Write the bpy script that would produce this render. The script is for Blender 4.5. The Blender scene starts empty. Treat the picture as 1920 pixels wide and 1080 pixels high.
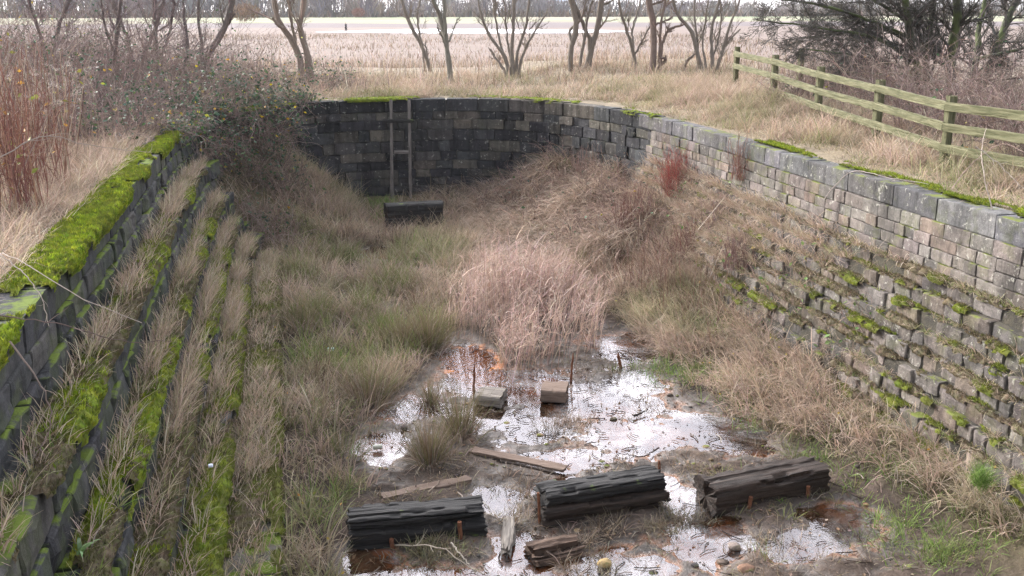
import bpy, math
import numpy as np
from mathutils import Vector
rng = np.random.default_rng(11)
SC = bpy.context.scene
COL = SC.collection
R = math.radians

# ------------------------------------------------------------------ camera, sky, sun, exposure
FPX, HORIZON, CAMZ = 1844.0, 14.0, 6.06
PITCH = math.atan((540 - HORIZON) / FPX)
YAW = R(12.78)
cam_d = bpy.data.cameras.new("camera"); cam = bpy.data.objects.new("camera", cam_d); COL.objects.link(cam)
cam_d.sensor_width = 36.0; cam_d.lens = FPX / 1920 * 36.0
cam_d.clip_start = 0.1; cam_d.clip_end = 4000
cam.location = (0, 0, CAMZ); cam.rotation_euler = (math.pi / 2 - PITCH, 0, -YAW)
SC.camera = cam

SUN_AZ, SUN_EL = R(-42), R(28)          # azimuth from +Y, negative = to the left
HAZE = 0.00018
SKY_GLOW = 30.0
world = bpy.data.worlds.new("World"); SC.world = world; world.use_nodes = True
nt = world.node_tree; nt.nodes.clear()
sky = nt.nodes.new("ShaderNodeTexSky"); sky.sky_type = 'NISHITA'; sky.sun_disc = False
sky.sun_elevation = SUN_EL; sky.sun_rotation = SUN_AZ; sky.air_density = 1.0; sky.dust_density = 4.0; sky.ozone_density = 1.0
hsv = nt.nodes.new("ShaderNodeHueSaturation"); hsv.inputs['Saturation'].default_value = 0.35
bg = nt.nodes.new("ShaderNodeBackground"); bg.inputs['Strength'].default_value = 0.15
wo = nt.nodes.new("ShaderNodeOutputWorld")
# broad glow added to the low sky ahead, off the sun, to whiten the water
GAZ, GEL = R(2), R(27)
tc = nt.nodes.new("ShaderNodeTexCoord"); dot = nt.nodes.new("ShaderNodeVectorMath"); dot.operation = 'DOT_PRODUCT'
dot.inputs[1].default_value = (math.sin(GAZ) * math.cos(GEL), math.cos(GAZ) * math.cos(GEL), math.sin(GEL)); nt.links.new(tc.outputs['Generated'], dot.inputs[0])
mx0 = nt.nodes.new("ShaderNodeMath"); mx0.operation = 'MAXIMUM'; mx0.inputs[1].default_value = 0.0; nt.links.new(dot.outputs['Value'], mx0.inputs[0])
pw = nt.nodes.new("ShaderNodeMath"); pw.operation = 'POWER'; pw.inputs[1].default_value = 7.0; nt.links.new(mx0.outputs[0], pw.inputs[0])
cl = nt.nodes.new("ShaderNodeTexNoise"); cl.inputs['Scale'].default_value = 3.5; cl.inputs['Detail'].default_value = 5; nt.links.new(tc.outputs['Generated'], cl.inputs['Vector'])
ml = nt.nodes.new("ShaderNodeMath"); ml.operation = 'MULTIPLY'; nt.links.new(pw.outputs[0], ml.inputs[0]); nt.links.new(cl.outputs['Fac'], ml.inputs[1])
gc = nt.nodes.new("ShaderNodeVectorMath"); gc.operation = 'SCALE'; gc.inputs[0].default_value = (1.0, 0.97, 0.99); nt.links.new(ml.outputs[0], gc.inputs['Scale'])
gs = nt.nodes.new("ShaderNodeVectorMath"); gs.operation = 'SCALE'; gs.inputs['Scale'].default_value = SKY_GLOW; nt.links.new(gc.outputs[0], gs.inputs[0])
veil = nt.nodes.new("ShaderNodeVectorMath"); veil.operation = 'ADD'; veil.inputs[1].default_value = (1.0, 0.99, 1.06); nt.links.new(gs.outputs[0], veil.inputs[0])   # even overcast
ad = nt.nodes.new("ShaderNodeVectorMath"); ad.operation = 'ADD'; nt.links.new(hsv.outputs[0], ad.inputs[0]); nt.links.new(veil.outputs[0], ad.inputs[1])
nt.links.new(sky.outputs[0], hsv.inputs['Color']); nt.links.new(ad.outputs[0], bg.inputs['Color']); nt.links.new(bg.outputs[0], wo.inputs['Surface'])
sun_d = bpy.data.lights.new("sun", 'SUN'); sun = bpy.data.objects.new("sun", sun_d); COL.objects.link(sun)
sun_d.energy = 1.5; sun_d.angle = R(10); sun_d.color = (1.0, 0.95, 0.90)
sdir = Vector((math.sin(SUN_AZ) * math.cos(SUN_EL), math.cos(SUN_AZ) * math.cos(SUN_EL), math.sin(SUN_EL)))
sun.rotation_euler = sdir.to_track_quat('Z', 'Y').to_euler(); sun.location = (-30, 40, 60)
SC.view_settings.view_transform = 'Standard'; SC.view_settings.look = 'None'
SC.view_settings.exposure = 1.45; SC.view_settings.gamma = 1.0
SC.cycles.max_bounces = 6; SC.cycles.diffuse_bounces = 3; SC.cycles.glossy_bounces = 3
SC.cycles.transmission_bounces = 4; SC.cycles.transparent_max_bounces = 8; SC.cycles.volume_bounces = 0
SC.cycles.use_denoising = True; SC.cycles.denoising_prefilter = 'NONE'; SC.cycles.denoising_input_passes = 'RGB_ALBEDO_NORMAL'; SC.cycles.sample_clamp_direct = 2.0; SC.cycles.sample_clamp_indirect = 1.5
SC.cycles.caustics_reflective = False; SC.cycles.caustics_refractive = False

# ------------------------------------------------------------------ photograph -> place
_cy, _sy, _cp, _sp = math.cos(YAW), math.sin(YAW), math.cos(PITCH), math.sin(PITCH)
def ray(px, py):
    a = (px - 960) / FPX; b = (py - 540) / FPX
    d = np.array([a, _cp - b * _sp, -_sp - b * _cp])
    return np.array([_cy * d[0] + _sy * d[1], -_sy * d[0] + _cy * d[1], d[2]])
def on_z(px, py, z=0.0):
    d = ray(px, py); p = d * ((z - CAMZ) / d[2]); return np.array([p[0], p[1], z])
def at_y(px, py, y):
    d = ray(px, py); p = d * (y / d[1]); return np.array([p[0], p[1], p[2] + CAMZ])

# ------------------------------------------------------------------ noise
def _hash(i, seed):
    h = np.full(i.shape[0], (seed * 374761393 + 12345) & 0xffffffff, dtype=np.uint64)
    for k, m in zip(range(i.shape[1]), (668265263, 2246822519, 3266489917)):
        h = (h ^ (i[:, k].astype(np.int64).astype(np.uint64) * np.uint64(m))) & np.uint64(0xffffffff)
        h = (h * np.uint64(2654435761)) & np.uint64(0xffffffff); h ^= h >> np.uint64(15)
    return (h & np.uint64(0xffffff)).astype(np.float64) / 16777215.0
def vnoise(p, seed=0):
    p = np.atleast_2d(np.asarray(p, float)); i = np.floor(p); f = p - i; f = f * f * (3 - 2 * f); D = p.shape[1]
    out = np.zeros(p.shape[0])
    for c in range(1 << D):
        o = np.array([(c >> k) & 1 for k in range(D)]); w = np.ones(p.shape[0])
        for k in range(D): w = w * (f[:, k] if o[k] else 1 - f[:, k])
        out += w * _hash(i + o, seed)
    return out * 2 - 1
def fbm(p, seed=0, oct=4, gain=0.5):
    p = np.atleast_2d(np.asarray(p, float)); a = 1.0; s = np.zeros(p.shape[0]); t = 0
    for k in range(oct): s += a * vnoise(p * 2 ** k, seed + 17 * k); t += a; a *= gain
    return s / t
def n2(x, y, f, seed=0, oct=3):
    x = np.asarray(x, float); y = np.asarray(y, float)
    return fbm(np.stack([x.ravel() * f, y.ravel() * f], 1), seed, oct).reshape(x.shape)
def sstep(a, b, x):
    t = np.clip((np.asarray(x, float) - a) / (b - a), 0, 1); return t * t * (3 - 2 * t)

# ------------------------------------------------------------------ mesh building
class MB:
    def __init__(s): s.V = []; s.F = []; s.C = []; s.n = 0
    def add(s, V, F, C=None):
        V = np.asarray(V, float).reshape(-1, 3); F = np.asarray(F, np.int64).reshape(-1, np.shape(F)[-1])
        s.V.append(V); s.F.append(F + s.n); s.n += len(V)
        if C is None: C = np.ones((len(V), 3)) * 0.5
        C = np.asarray(C, float)
        if C.ndim == 1: C = np.tile(C, (len(V), 1))
        s.C.append(C)
    def build(s, name, mat, parent=None, smooth=False, local=False, **props):
        V = np.concatenate(s.V) if s.V else np.zeros((0, 3)); C = np.concatenate(s.C) if s.C else np.zeros((0, 3))
        me = bpy.data.meshes.new(name)
        tot = np.concatenate([np.full(len(f), f.shape[1], np.int32) for f in s.F]); loops = np.concatenate([f.ravel() for f in s.F]).astype(np.int32)
        me.vertices.add(len(V)); me.vertices.foreach_set('co', V.astype(np.float32).ravel())
        me.loops.add(len(loops)); me.loops.foreach_set('vertex_index', loops)
        me.polygons.add(len(tot)); st = np.concatenate([[0], np.cumsum(tot)[:-1]]).astype(np.int32)
        me.polygons.foreach_set('loop_start', st)
        me.polygons.foreach_set('loop_total', tot)
        me.polygons.foreach_set('use_smooth', np.full(len(tot), smooth, bool))
        at = me.attributes.new('Col', 'FLOAT_COLOR', 'POINT')
        at.data.foreach_set('color', np.concatenate([C, np.ones((len(C), 1))], 1).astype(np.float32).ravel())
        me.update(); me.validate()
        me.materials.append(mat)
        return link(name, me, parent, local, **props)
def link(name, data, parent=None, local=False, **props):
    o = bpy.data.objects.new(name, data); COL.objects.link(o)
    if parent is not None:
        o.parent = parent
        if not local: o.matrix_parent_inverse = parent_inv(parent)
    tag(o, **props); return o
def parent_inv(p):
    from mathutils import Matrix, Euler
    return (Matrix.Translation(p.location) @ p.rotation_euler.to_matrix().to_4x4()).inverted()
def tag(o, label=None, category=None, group=None, kind=None):
    for k, v in (('label', label), ('category', category), ('group', group), ('kind', kind)):
        if v: o[k] = v
def thing(name, loc, label, category, group=None, rotz=0.0):
    o = bpy.data.objects.new(name, None); COL.objects.link(o); o.location = [float(v) for v in loc]; o.rotation_euler = (0, 0, rotz)
    tag(o, label, category, group); return o

def grid_faces(nu, nv, wrap_v=False):
    i = np.arange(nu - 1)[:, None]; j = np.arange(nv if wrap_v else nv - 1)[None, :]
    a = i * nv + j; b = i * nv + (j + 1) % nv
    return np.stack([a, b, b + nv, a + nv], -1).reshape(-1, 4)

def blades(mb, root, L, az, lean, bend, width, col, segs=3, prof=None, tipcol=None, roll=0.7):
    """ribbons of dry or green leaf, one per root"""
    root = np.asarray(root, float); N = len(root)
    if N == 0: return
    f = lambda v: np.broadcast_to(np.asarray(v, float), (N,)).copy()
    L, az, lean, bend, width = map(f, (L, az, lean, bend, width))
    col = np.broadcast_to(np.asarray(col, float), (N, 3))
    P = np.zeros((N, segs + 1, 3)); P[:, 0] = root
    for k in range(segs):
        th = lean + bend * (k + 0.5) / segs
        d = np.stack([np.sin(th) * np.sin(az), np.sin(th) * np.cos(az), np.cos(th)], 1)
        P[:, k + 1] = P[:, k] + d * (L / segs)[:, None]
    wa = rng.uniform(0, 2 * np.pi, N) * roll + (az + np.pi / 2) * (1 - roll)
    w = np.stack([np.sin(wa), np.cos(wa), np.zeros(N)], 1)
    if prof is None: prof = np.linspace(1, 0.12, segs + 1) ** 0.8
    W = width[:, None] * np.asarray(prof)[None] * 0.5
    A = P - w[:, None] * W[..., None]; B = P + w[:, None] * W[..., None]
    V = np.stack([A, B], 2).reshape(-1, 3)
    base = (np.arange(N) * 2 * (segs + 1))[:, None]; k = np.arange(segs)[None] * 2
    F = np.stack([base + k, base + k + 1, base + k + 3, base + k + 2], -1).reshape(-1, 4)
    if tipcol is None: C = np.repeat(col[:, None], segs + 1, 1)
    else:
        t = np.linspace(0, 1, segs + 1)[None, :, None]; tc = np.broadcast_to(np.asarray(tipcol, float), (N, 3))
        C = col[:, None] * (1 - t) + tc[:, None] * t
    mb.add(V, F, np.repeat(C, 2, 1).reshape(-1, 3))

def tubes(mb, P, rad, sides=4, col=(.3, .25, .2), cap=True):
    """P (N,K,3), rad (N,K): a bundle of tapering tubes"""
    P = np.asarray(P, float); rad = np.asarray(rad, float); N, K, _ = P.shape
    if N == 0: return
    T = np.gradient(P, axis=1); T /= np.linalg.norm(T, axis=2, keepdims=True) + 1e-9
    ref = np.where(np.abs(T[:, :1, 2:3]) > 0.8, np.array([1.0, 0, 0]), np.array([0, 0, 1.0])); ref = np.broadcast_to(ref, T.shape)
    U = np.cross(T, ref); U /= np.linalg.norm(U, axis=2, keepdims=True) + 1e-9
    W = np.cross(T, U)
    a = np.arange(sides) * 2 * np.pi / sides
    V = P[:, :, None] + rad[:, :, None, None] * (np.cos(a)[None, None, :, None] * U[:, :, None] + np.sin(a)[None, None, :, None] * W[:, :, None])
    g = grid_faces(K, sides, True)
    F = (np.arange(N) * K * sides)[:, None, None] + g[None]
    col = np.asarray(col, float)
    if col.ndim == 2: C = np.repeat(col[:, None], K * sides, 1).reshape(-1, 3)
    else: C = np.tile(col, (N * K * sides, 1))
    mb.add(V.reshape(-1, 3), F.reshape(-1, 4), C)

def leaves(mb, pos, size, col, up=0.4):
    """folded leaves: two quads per leaf"""
    N = len(pos)
    if N == 0: return
    d = rng.normal(size=(N, 3)); d[:, 2] *= 0.6; d /= np.linalg.norm(d, axis=1, keepdims=True)
    nrm = rng.normal(size=(N, 3)) + np.array([0, 0, up * 3]); s = np.cross(d, nrm); s /= np.linalg.norm(s, axis=1, keepdims=True) + 1e-9
    n = np.cross(s, d); size = np.broadcast_to(size, (N,))[:, None]
    a = pos; m = pos + d * size * .5 - n * size * .06; t = pos + d * size
    l = pos + d * size * .45 + s * size * .32 + n * size * .08; r = pos + d * size * .45 - s * size * .32 + n * size * .08
    V = np.stack([a, l, t, m, r], 1).reshape(-1, 3); b = (np.arange(N) * 5)[:, None]
    F = np.concatenate([b + np.array([[0, 3, 2, 1]]), b + np.array([[0, 4, 2, 3]])])
    mb.add(V, F, np.repeat(np.broadcast_to(col, (N, 3)), 5, 0))

def pick(cols, n, jit=0.18):
    cols = np.asarray(cols, float); c = cols[rng.integers(0, len(cols), n)]
    return np.clip(c * (1 + rng.normal(0, jit, (n, 1))) * (1 + rng.normal(0, 0.05, (n, 3))), 0.005, 0.9)

# ------------------------------------------------------------------ materials
def mat_new(name):
    m = bpy.data.materials.new(name); m.use_nodes = True; t = m.node_tree; b = t.nodes['Principled BSDF']
    return m, t, b
def nd(t, typ, **kw):
    n = t.nodes.new(typ)
    for k, v in kw.items():
        if k in n.inputs.keys(): n.inputs[k].default_value = v
        else: setattr(n, k, v)
    return n
def ramp(t, src, stops):
    r = t.nodes.new('ShaderNodeValToRGB'); e = r.color_ramp.elements
    while len(e) < len(stops): e.new(0.5)
    for k, (p, c) in enumerate(stops):
        e[k].position = p; e[k].color = (c, c, c, 1) if isinstance(c, (int, float)) else (*c, 1)
    t.links.new(src, r.inputs[0]); return r
def noise(t, scale, detail=4, vec=None, rough=0.55, dist=0.0):
    n = nd(t, 'ShaderNodeTexNoise', Scale=scale, Detail=detail, Roughness=rough, Distortion=dist)
    if vec is not None: t.links.new(vec, n.inputs['Vector'])
    return n.outputs['Fac']
def coords(t, kind='Object', scale=None):
    c = t.nodes.new('ShaderNodeTexCoord').outputs[kind]
    if scale is None: return c
    m = nd(t, 'ShaderNodeMapping'); m.inputs['Scale'].default_value = scale; t.links.new(c, m.inputs['Vector']); return m.outputs[0]
def mix(t, fac, a, b, mode='MIX'):
    m = t.nodes.new('ShaderNodeMix'); m.data_type = 'RGBA'; m.blend_type = mode
    for sock, v in ((m.inputs[0], fac), (m.inputs[6], a), (m.inputs[7], b)):
        if isinstance(v, bpy.types.NodeSocket): t.links.new(v, sock)
        else: sock.default_value = v if isinstance(v, (int, float)) else (*v, 1)
    return m.outputs[2]
def mth(t, op, a, b=0.0):
    m = t.nodes.new('ShaderNodeMath'); m.operation = op
    for sock, v in zip(m.inputs, (a, b)):
        if isinstance(v, bpy.types.NodeSocket): t.links.new(v, sock)
        else: sock.default_value = v
    return m.outputs[0]
def bump(t, b, h, strength=0.5, dist=0.02):
    n = nd(t, 'ShaderNodeBump', Strength=strength, Distance=dist); t.links.new(h, n.inputs['Height']); t.links.new(n.outputs[0], b.inputs['Normal'])
def attr(t):
    a = t.nodes.new('ShaderNodeAttribute'); a.attribute_name = 'Col'; return a.outputs['Color']

def m_leaf(name, transl=0.3, rough=0.75):
    m, t, b = mat_new(name); c = attr(t); t.links.new(c, b.inputs['Base Color']); b.inputs['Roughness'].default_value = rough
    b.inputs['Specular IOR Level'].default_value = 0.25
    if transl > 0:
        tr = t.nodes.new('ShaderNodeBsdfTranslucent'); t.links.new(c, tr.inputs['Color'])
        mx = t.nodes.new('ShaderNodeMixShader'); mx.inputs[0].default_value = transl
        t.links.new(b.outputs[0], mx.inputs[1]); t.links.new(tr.outputs[0], mx.inputs[2])
        t.links.new(mx.outputs[0], t.nodes['Material Output'].inputs['Surface'])
    return m
M_GRASS = m_leaf('dry_grass_blades', 0.3); M_LEAF = m_leaf('bramble_leaf', 0.25, 0.5); M_MOSSF = m_leaf('moss_fronds', 0.35, 0.9)

def m_bark(name, dark=0.6, moss=0.0):
    m, t, b = mat_new(name); c = attr(t); v = coords(t, 'Object', (14, 14, 3)); n = noise(t, 2.2, 5, v, 0.65)
    col = mix(t, ramp(t, n, [(0.3, dark), (0.7, 1.15)]).outputs[0], (0, 0, 0), c)
    if moss > 0:
        g = noise(t, 1.3, 3, coords(t, 'Object')); col = mix(t, ramp(t, g, [(0.62 - moss * .3, 0), (0.75 - moss * .3, 0.8)]).outputs[0], col, (0.09, 0.12, 0.035))
    t.links.new(col, b.inputs['Base Color']); b.inputs['Roughness'].default_value = 0.9; bump(t, b, n, 0.8, 0.03); return m
M_BARK = m_bark('grey_bark'); M_BARKM = m_bark('mossy_bark', 0.5, 0.6); M_TWIG = m_leaf('twig', 0.0, 0.85)

def m_stone(name, lichen=0.5, moss=0.5, stain=0.5, mosscol=(0.13, 0.17, 0.03)):
    m, t, b = mat_new(name); c = attr(t); v = coords(t, 'Object')
    n1 = noise(t, 5, 6, v, 0.65); n2_ = noise(t, 28, 5, v, 0.7); big = noise(t, 0.9, 4, v)
    col = mix(t, 1.0, c, ramp(t, n1, [(0.25, 0.55), (0.75, 1.3)]).outputs[0], 'MULTIPLY')
    col = mix(t, 1.0, col, ramp(t, n2_, [(0.3, 0.7), (0.7, 1.2)]).outputs[0], 'MULTIPLY')
    col = mix(t, ramp(t, big, [(0.45, 0.0), (0.7, stain)]).outputs[0], col, (0.035, 0.037, 0.04))
    sk = noise(t, 1.0, 5, coords(t, 'Object', (5, 5, .55)), 0.7); col = mix(t, 1.0, col, ramp(t, sk, [(0.36, 0.55), (0.52, 1.0), (0.72, 1.12)]).outputs[0], 'MULTIPLY')
    li = noise(t, 9, 5, v, 0.75); col = mix(t, ramp(t, li, [(0.66 - .08 * lichen, 0), (0.70 - .06 * lichen, 0.55 * lichen)]).outputs[0], col, (0.55, 0.54, 0.48))
    geo = t.nodes.new('ShaderNodeNewGeometry'); sep = t.nodes.new('ShaderNodeSeparateXYZ'); t.links.new(geo.outputs['Normal'], sep.inputs[0])
    upf = ramp(t, sep.outputs[2], [(0.25, 0.15), (0.75, 1)]).outputs[0]
    mo = ramp(t, noise(t, 2.6, 5, v, 0.6), [(0.62 - .2 * moss, 0), (0.70 - .2 * moss, 1)]).outputs[0]
    col = mix(t, mth(t, 'MULTIPLY', upf, mo), col, mosscol)
    t.links.new(col, b.inputs['Base Color']); b.inputs['Roughness'].default_value = 0.9; b.inputs['Specular IOR Level'].default_value = 0.15
    bump(t, b, mth(t, 'ADD', n1, mth(t, 'MULTIPLY', n2_, 0.5)), 0.9, 0.025); return m
M_STONE_R = m_stone('weathered_gritstone', 0.8, 0.5, 0.55, (0.12, 0.14, 0.035)); M_STONE_L = m_stone('damp_dark_stone', 0.2, 0.75, 0.8, (0.10, 0.14, 0.02))
M_STONE_E = m_stone('wet_dark_stone', 0.75, 0.2, 0.6, (0.05, 0.06, 0.03))

def m_earth(name, a, bcol, scale=3.0, rough=0.95):
    m, t, b = mat_new(name); v = coords(t, 'Object'); n = noise(t, scale, 7, v, 0.7); k = noise(t, scale * 9, 4, v, 0.7)
    col = mix(t, ramp(t, n, [(0.35, 0), (0.65, 1)]).outputs[0], a, bcol)
    col = mix(t, 1.0, col, ramp(t, k, [(0.3, 0.6), (0.7, 1.25)]).outputs[0], 'MULTIPLY')
    t.links.new(col, b.inputs['Base Color']); b.inputs['Roughness'].default_value = rough; bump(t, b, k, 0.8, 0.03); return m
M_MORTAR = m_earth('dark_mortar', (0.03, 0.028, 0.025), (0.08, 0.07, 0.05), 4)

def ochre(t, v):
    """iron ochre settled where the seep comes out in front of the reeds"""
    s = t.nodes.new('ShaderNodeSeparateXYZ'); t.links.new(v, s.inputs[0])
    a = mth(t, 'DIVIDE', mth(t, 'SUBTRACT', s.outputs[0], 2.95), 0.62); c = mth(t, 'DIVIDE', mth(t, 'SUBTRACT', s.outputs[1], 16.0), 1.25)
    r = mth(t, 'ADD', mth(t, 'MULTIPLY', a, a), mth(t, 'MULTIPLY', c, c)); r = mth(t, 'ADD', r, mth(t, 'MULTIPLY', mth(t, 'SUBTRACT', noise(t, 2.5, 4, v), 0.5), 0.9))
    return ramp(t, r, [(0.5, 1.0), (1.0, 0.0)]).outputs[0]
def m_mud():
    m, t, b = mat_new('wet_mud'); v = coords(t, 'Object')
    n = noise(t, 1.4, 6, v, 0.65); k = noise(t, 16, 5, v, 0.7); o = noise(t, 0.55, 4, v, 0.6)
    col = mix(t, ramp(t, n, [(0.35, 0), (0.65, 1)]).outputs[0], (0.035, 0.027, 0.023), (0.11, 0.083, 0.068))
    sep = t.nodes.new('ShaderNodeSeparateXYZ'); t.links.new(v, sep.inputs[0])
    low = ramp(t, mth(t, 'ADD', mth(t, 'MULTIPLY', sep.outputs[2], 4.0), 0.5), [(0.34, 1.0), (0.60, 0.0)]).outputs[0]
    ru = mth(t, 'MULTIPLY', low, ramp(t, o, [(0.44, 0.1), (0.56, 1.0)]).outputs[0])
    och = ochre(t, v); ru = mth(t, 'MAXIMUM', ru, och)
    col = mix(t, ru, col, (0.52, 0.165, 0.03))
    col = mix(t, 1.0, col, ramp(t, k, [(0.3, 0.65), (0.7, 1.2)]).outputs[0], 'MULTIPLY')
    hi = ramp(t, mth(t, 'MULTIPLY', sep.outputs[2], 1.0), [(0.12, 0), (0.35, 1)]).outputs[0]
    col = mix(t, hi, col, (0.10, 0.085, 0.05))
    t.links.new(col, b.inputs['Base Color'])
    wt = ramp(t, mth(t, 'ADD', mth(t, 'MULTIPLY', sep.outputs[2], 9.0), mth(t, 'MULTIPLY', k, 0.5)), [(0.25, 1.0), (0.85, 0.0)]).outputs[0]
    t.links.new(ramp(t, wt, [(0.0, 0.95), (1.0, 0.16)]).outputs[0], b.inputs['Roughness']); t.links.new(ramp(t, wt, [(0.0, 0.15), (1.0, 0.9)]).outputs[0], b.inputs['Specular IOR Level'])
    bump(t, b, mth(t, 'ADD', n, mth(t, 'MULTIPLY', k, 0.8)), 1.0, 0.05); return m
M_MUD = m_mud()

def m_water(name, tint, film, rough=0.06, bmp=0.12):
    m, t, b = mat_new(name); v = coords(t, 'Object')
    out = t.nodes['Material Output']; t.nodes.remove(b)
    tr = nd(t, 'ShaderNodeBsdfTransparent'); tr.inputs[0].default_value = (*tint, 1)
    gl = nd(t, 'ShaderNodeBsdfGlossy'); gl.inputs['Roughness'].default_value = rough; gl.inputs['Color'].default_value = (0.80, 0.79, 0.84, 1)
    bp = nd(t, 'ShaderNodeBump', Strength=bmp, Distance=0.02); t.links.new(noise(t, 5, 3, v), bp.inputs['Height']); t.links.new(bp.outputs[0], gl.inputs['Normal'])
    fr = nd(t, 'ShaderNodeFresnel', IOR=1.7); 
    mx = nd(t, 'ShaderNodeMixShader'); t.links.new(fr.outputs[0], mx.inputs[0]); t.links.new(tr.outputs[0], mx.inputs[1]); t.links.new(gl.outputs[0], mx.inputs[2])
    # pale iron-bacteria film lying on the still water
    df = nd(t, 'ShaderNodeBsdfPrincipled'); df.inputs['Base Color'].default_value = (0.40, 0.39, 0.40, 1); df.inputs['Roughness'].default_value = 0.22; df.inputs['IOR'].default_value = 1.9
    fm = mth(t, 'MULTIPLY', ramp(t, noise(t, 0.55, 5, v, 0.6, 0.6), [(0.46, 0.0), (0.62, 1.0)]).outputs[0], ramp(t, noise(t, 11, 6, v, 0.85, 1.0), [(0.38, 0.1), (0.56, 1.0)]).outputs[0])
    fm = mth(t, 'MULTIPLY', fm, film); fm = mth(t, 'MULTIPLY', fm, mth(t, 'SUBTRACT', 1.0, ochre(t, v)))
    m2 = nd(t, 'ShaderNodeMixShader'); t.links.new(fm, m2.inputs[0]); t.links.new(mx.outputs[0], m2.inputs[1]); t.links.new(df.outputs[0], m2.inputs[2])
    t.links.new(m2.outputs[0], out.inputs['Surface']); return m
M_WATER = m_water('ochre_pool_water', (0.96, 0.82, 0.66), 0.62)
M_POND = m_water('field_pond_water', (0.7, 0.7, 0.72), 0.0, 0.3, 0.6)

def m_wood(name, a, bcol, moss=0.0, sc=(3, 40, 40), rough=0.85):
    m, t, b = mat_new(name); v = coords(t, 'Object', sc); n = noise(t, 1.0, 6, v, 0.7); n1 = noise(t, 4, 4, coords(t, 'Object'))
    col = mix(t, ramp(t, n, [(0.35, 0), (0.68, 1)]).outputs[0], a, bcol)
    if moss > 0:
        geo = t.nodes.new('ShaderNodeNewGeometry'); sep = t.nodes.new('ShaderNodeSeparateXYZ'); t.links.new(geo.outputs['Normal'], sep.inputs[0])
        f = mth(t, 'MULTIPLY', ramp(t, sep.outputs[2], [(0.2, 0.1), (0.7, 1)]).outputs[0], ramp(t, n1, [(0.7 - .25 * moss, 0), (0.78 - .25 * moss, 1)]).outputs[0])
        col = mix(t, f, col, (0.10, 0.15, 0.02))
    t.links.new(col, b.inputs['Base Color']); b.inputs['Roughness'].default_value = rough; b.inputs['Specular IOR Level'].default_value = 0.2; bump(t, b, n, 0.9, 0.02); return m
M_TIMBER = m_wood('tarred_black_timber', (0.006, 0.006, 0.007), (0.038, 0.035, 0.034), 0.35, (1.6, 26, 26), 0.6)
M_TIMBER_B = m_wood('brown_black_timber', (0.009, 0.007, 0.006), (0.06, 0.042, 0.034), 0.1, (1.6, 26, 26), 0.6)
M_BOARD = m_wood('sawn_brown_board', (0.12, 0.085, 0.068), (0.22, 0.165, 0.135), 0.0, (2, 25, 25))
M_GREYW = m_wood('weathered_grey_wood', (0.10, 0.085, 0.075), (0.30, 0.27, 0.24), 0.0, (2, 30, 30))
M_RUST = m_wood('rusty_iron', (0.10, 0.04, 0.025), (0.25, 0.11, 0.06), 0.0, (20, 20, 20))
M_FENCE = m_wood('algae_green_fence_wood', (0.06, 0.064, 0.03), (0.165, 0.158, 0.095), 0.0, (2.0, 14, 14))
#--GEOMETRY--
# ------------------------------------------------------------------ lie of the land
XL, XR, YC, BE, NE = -2.45, 9.30, 20.0, 10.5, 2.8
CX, AE = (XL + XR) / 2, (XR - XL) / 2
def inside(x, y, off=0.0):
    x = np.asarray(x, float); y = np.asarray(y, float)
    straight = (y < YC) & (np.abs(x - CX) < AE + off) & (y > -4)
    u = np.abs(x - CX) / (AE + off); v = np.clip(y - YC, 0, None) / (BE + off)
    return straight | ((y >= YC) & (u ** NE + v ** NE < 1))
def bank_z(x, y):
    x = np.asarray(x, float); y = np.asarray(y, float)
    z = 3.33 + 0.05 * n2(x, y, .5, 3) + 0.03 * n2(x, y, 2.0, 4, 2)
    z = z + 0.35 * sstep(14, 24, y) * sstep(9.8, 12, x) + 0.3 * sstep(-4.0, -9.0, x)
    z = z - 0.8 * sstep(14.5, 19, x - np.clip(y - 15, 0, None) * 0.16) * sstep(60, 40, y)
    far = 1.86 + 0.05 * n2(x, y, .15, 8)
    k = sstep(44, 72, y + 3 * n2(x, y, .08, 9)); k = np.maximum(k, sstep(25, 60, np.abs(x)))
    return z * (1 - k) + far * k
POOLS = [(2.9,16.3,.7,1.3),(3.4,15.0,1.3,.9),(1.7,14.3,.75,.5),(3.4,13.3,1.0,.8),(4.7,13.9,1.1,1.0),(5.75,16.3,.75,1.1),(1.0,12.9,.5,.6),
         (4.7,12.5,1.3,.8),(3.6,12.0,1.0,.4),(5.9,12.5,.9,.9),(6.3,9.6,.6,.5),(2.35,11.1,.3,.6),(3.4,11.2,.6,.35),(2.3,9.8,.45,.8),(.55,10.0,.5,.5),(1.2,9.4,.9,.4),
         (3.3,9.2,1.0,.4),(4.5,9.6,.6,.7),(4.65,10.7,.3,.6),(5.8,9.3,1.1,.4),(1.95,24.6,.6,.9),(2.6,14.0,.6,.4),(5.5,14.8,.6,.6)]
def pool(x, y):
    x = np.asarray(x, float); y = np.asarray(y, float); m = np.zeros_like(x)
    wx = x + 0.22 * n2(x, y, 1.6, 41); wy = y + 0.22 * n2(x, y, 1.6, 42)
    for a, b, rx, ry in POOLS: m = np.maximum(m, np.exp(-1.1 * (((wx - a) / rx) ** 2 + ((wy - b) / ry) ** 2)))
    return m
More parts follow.
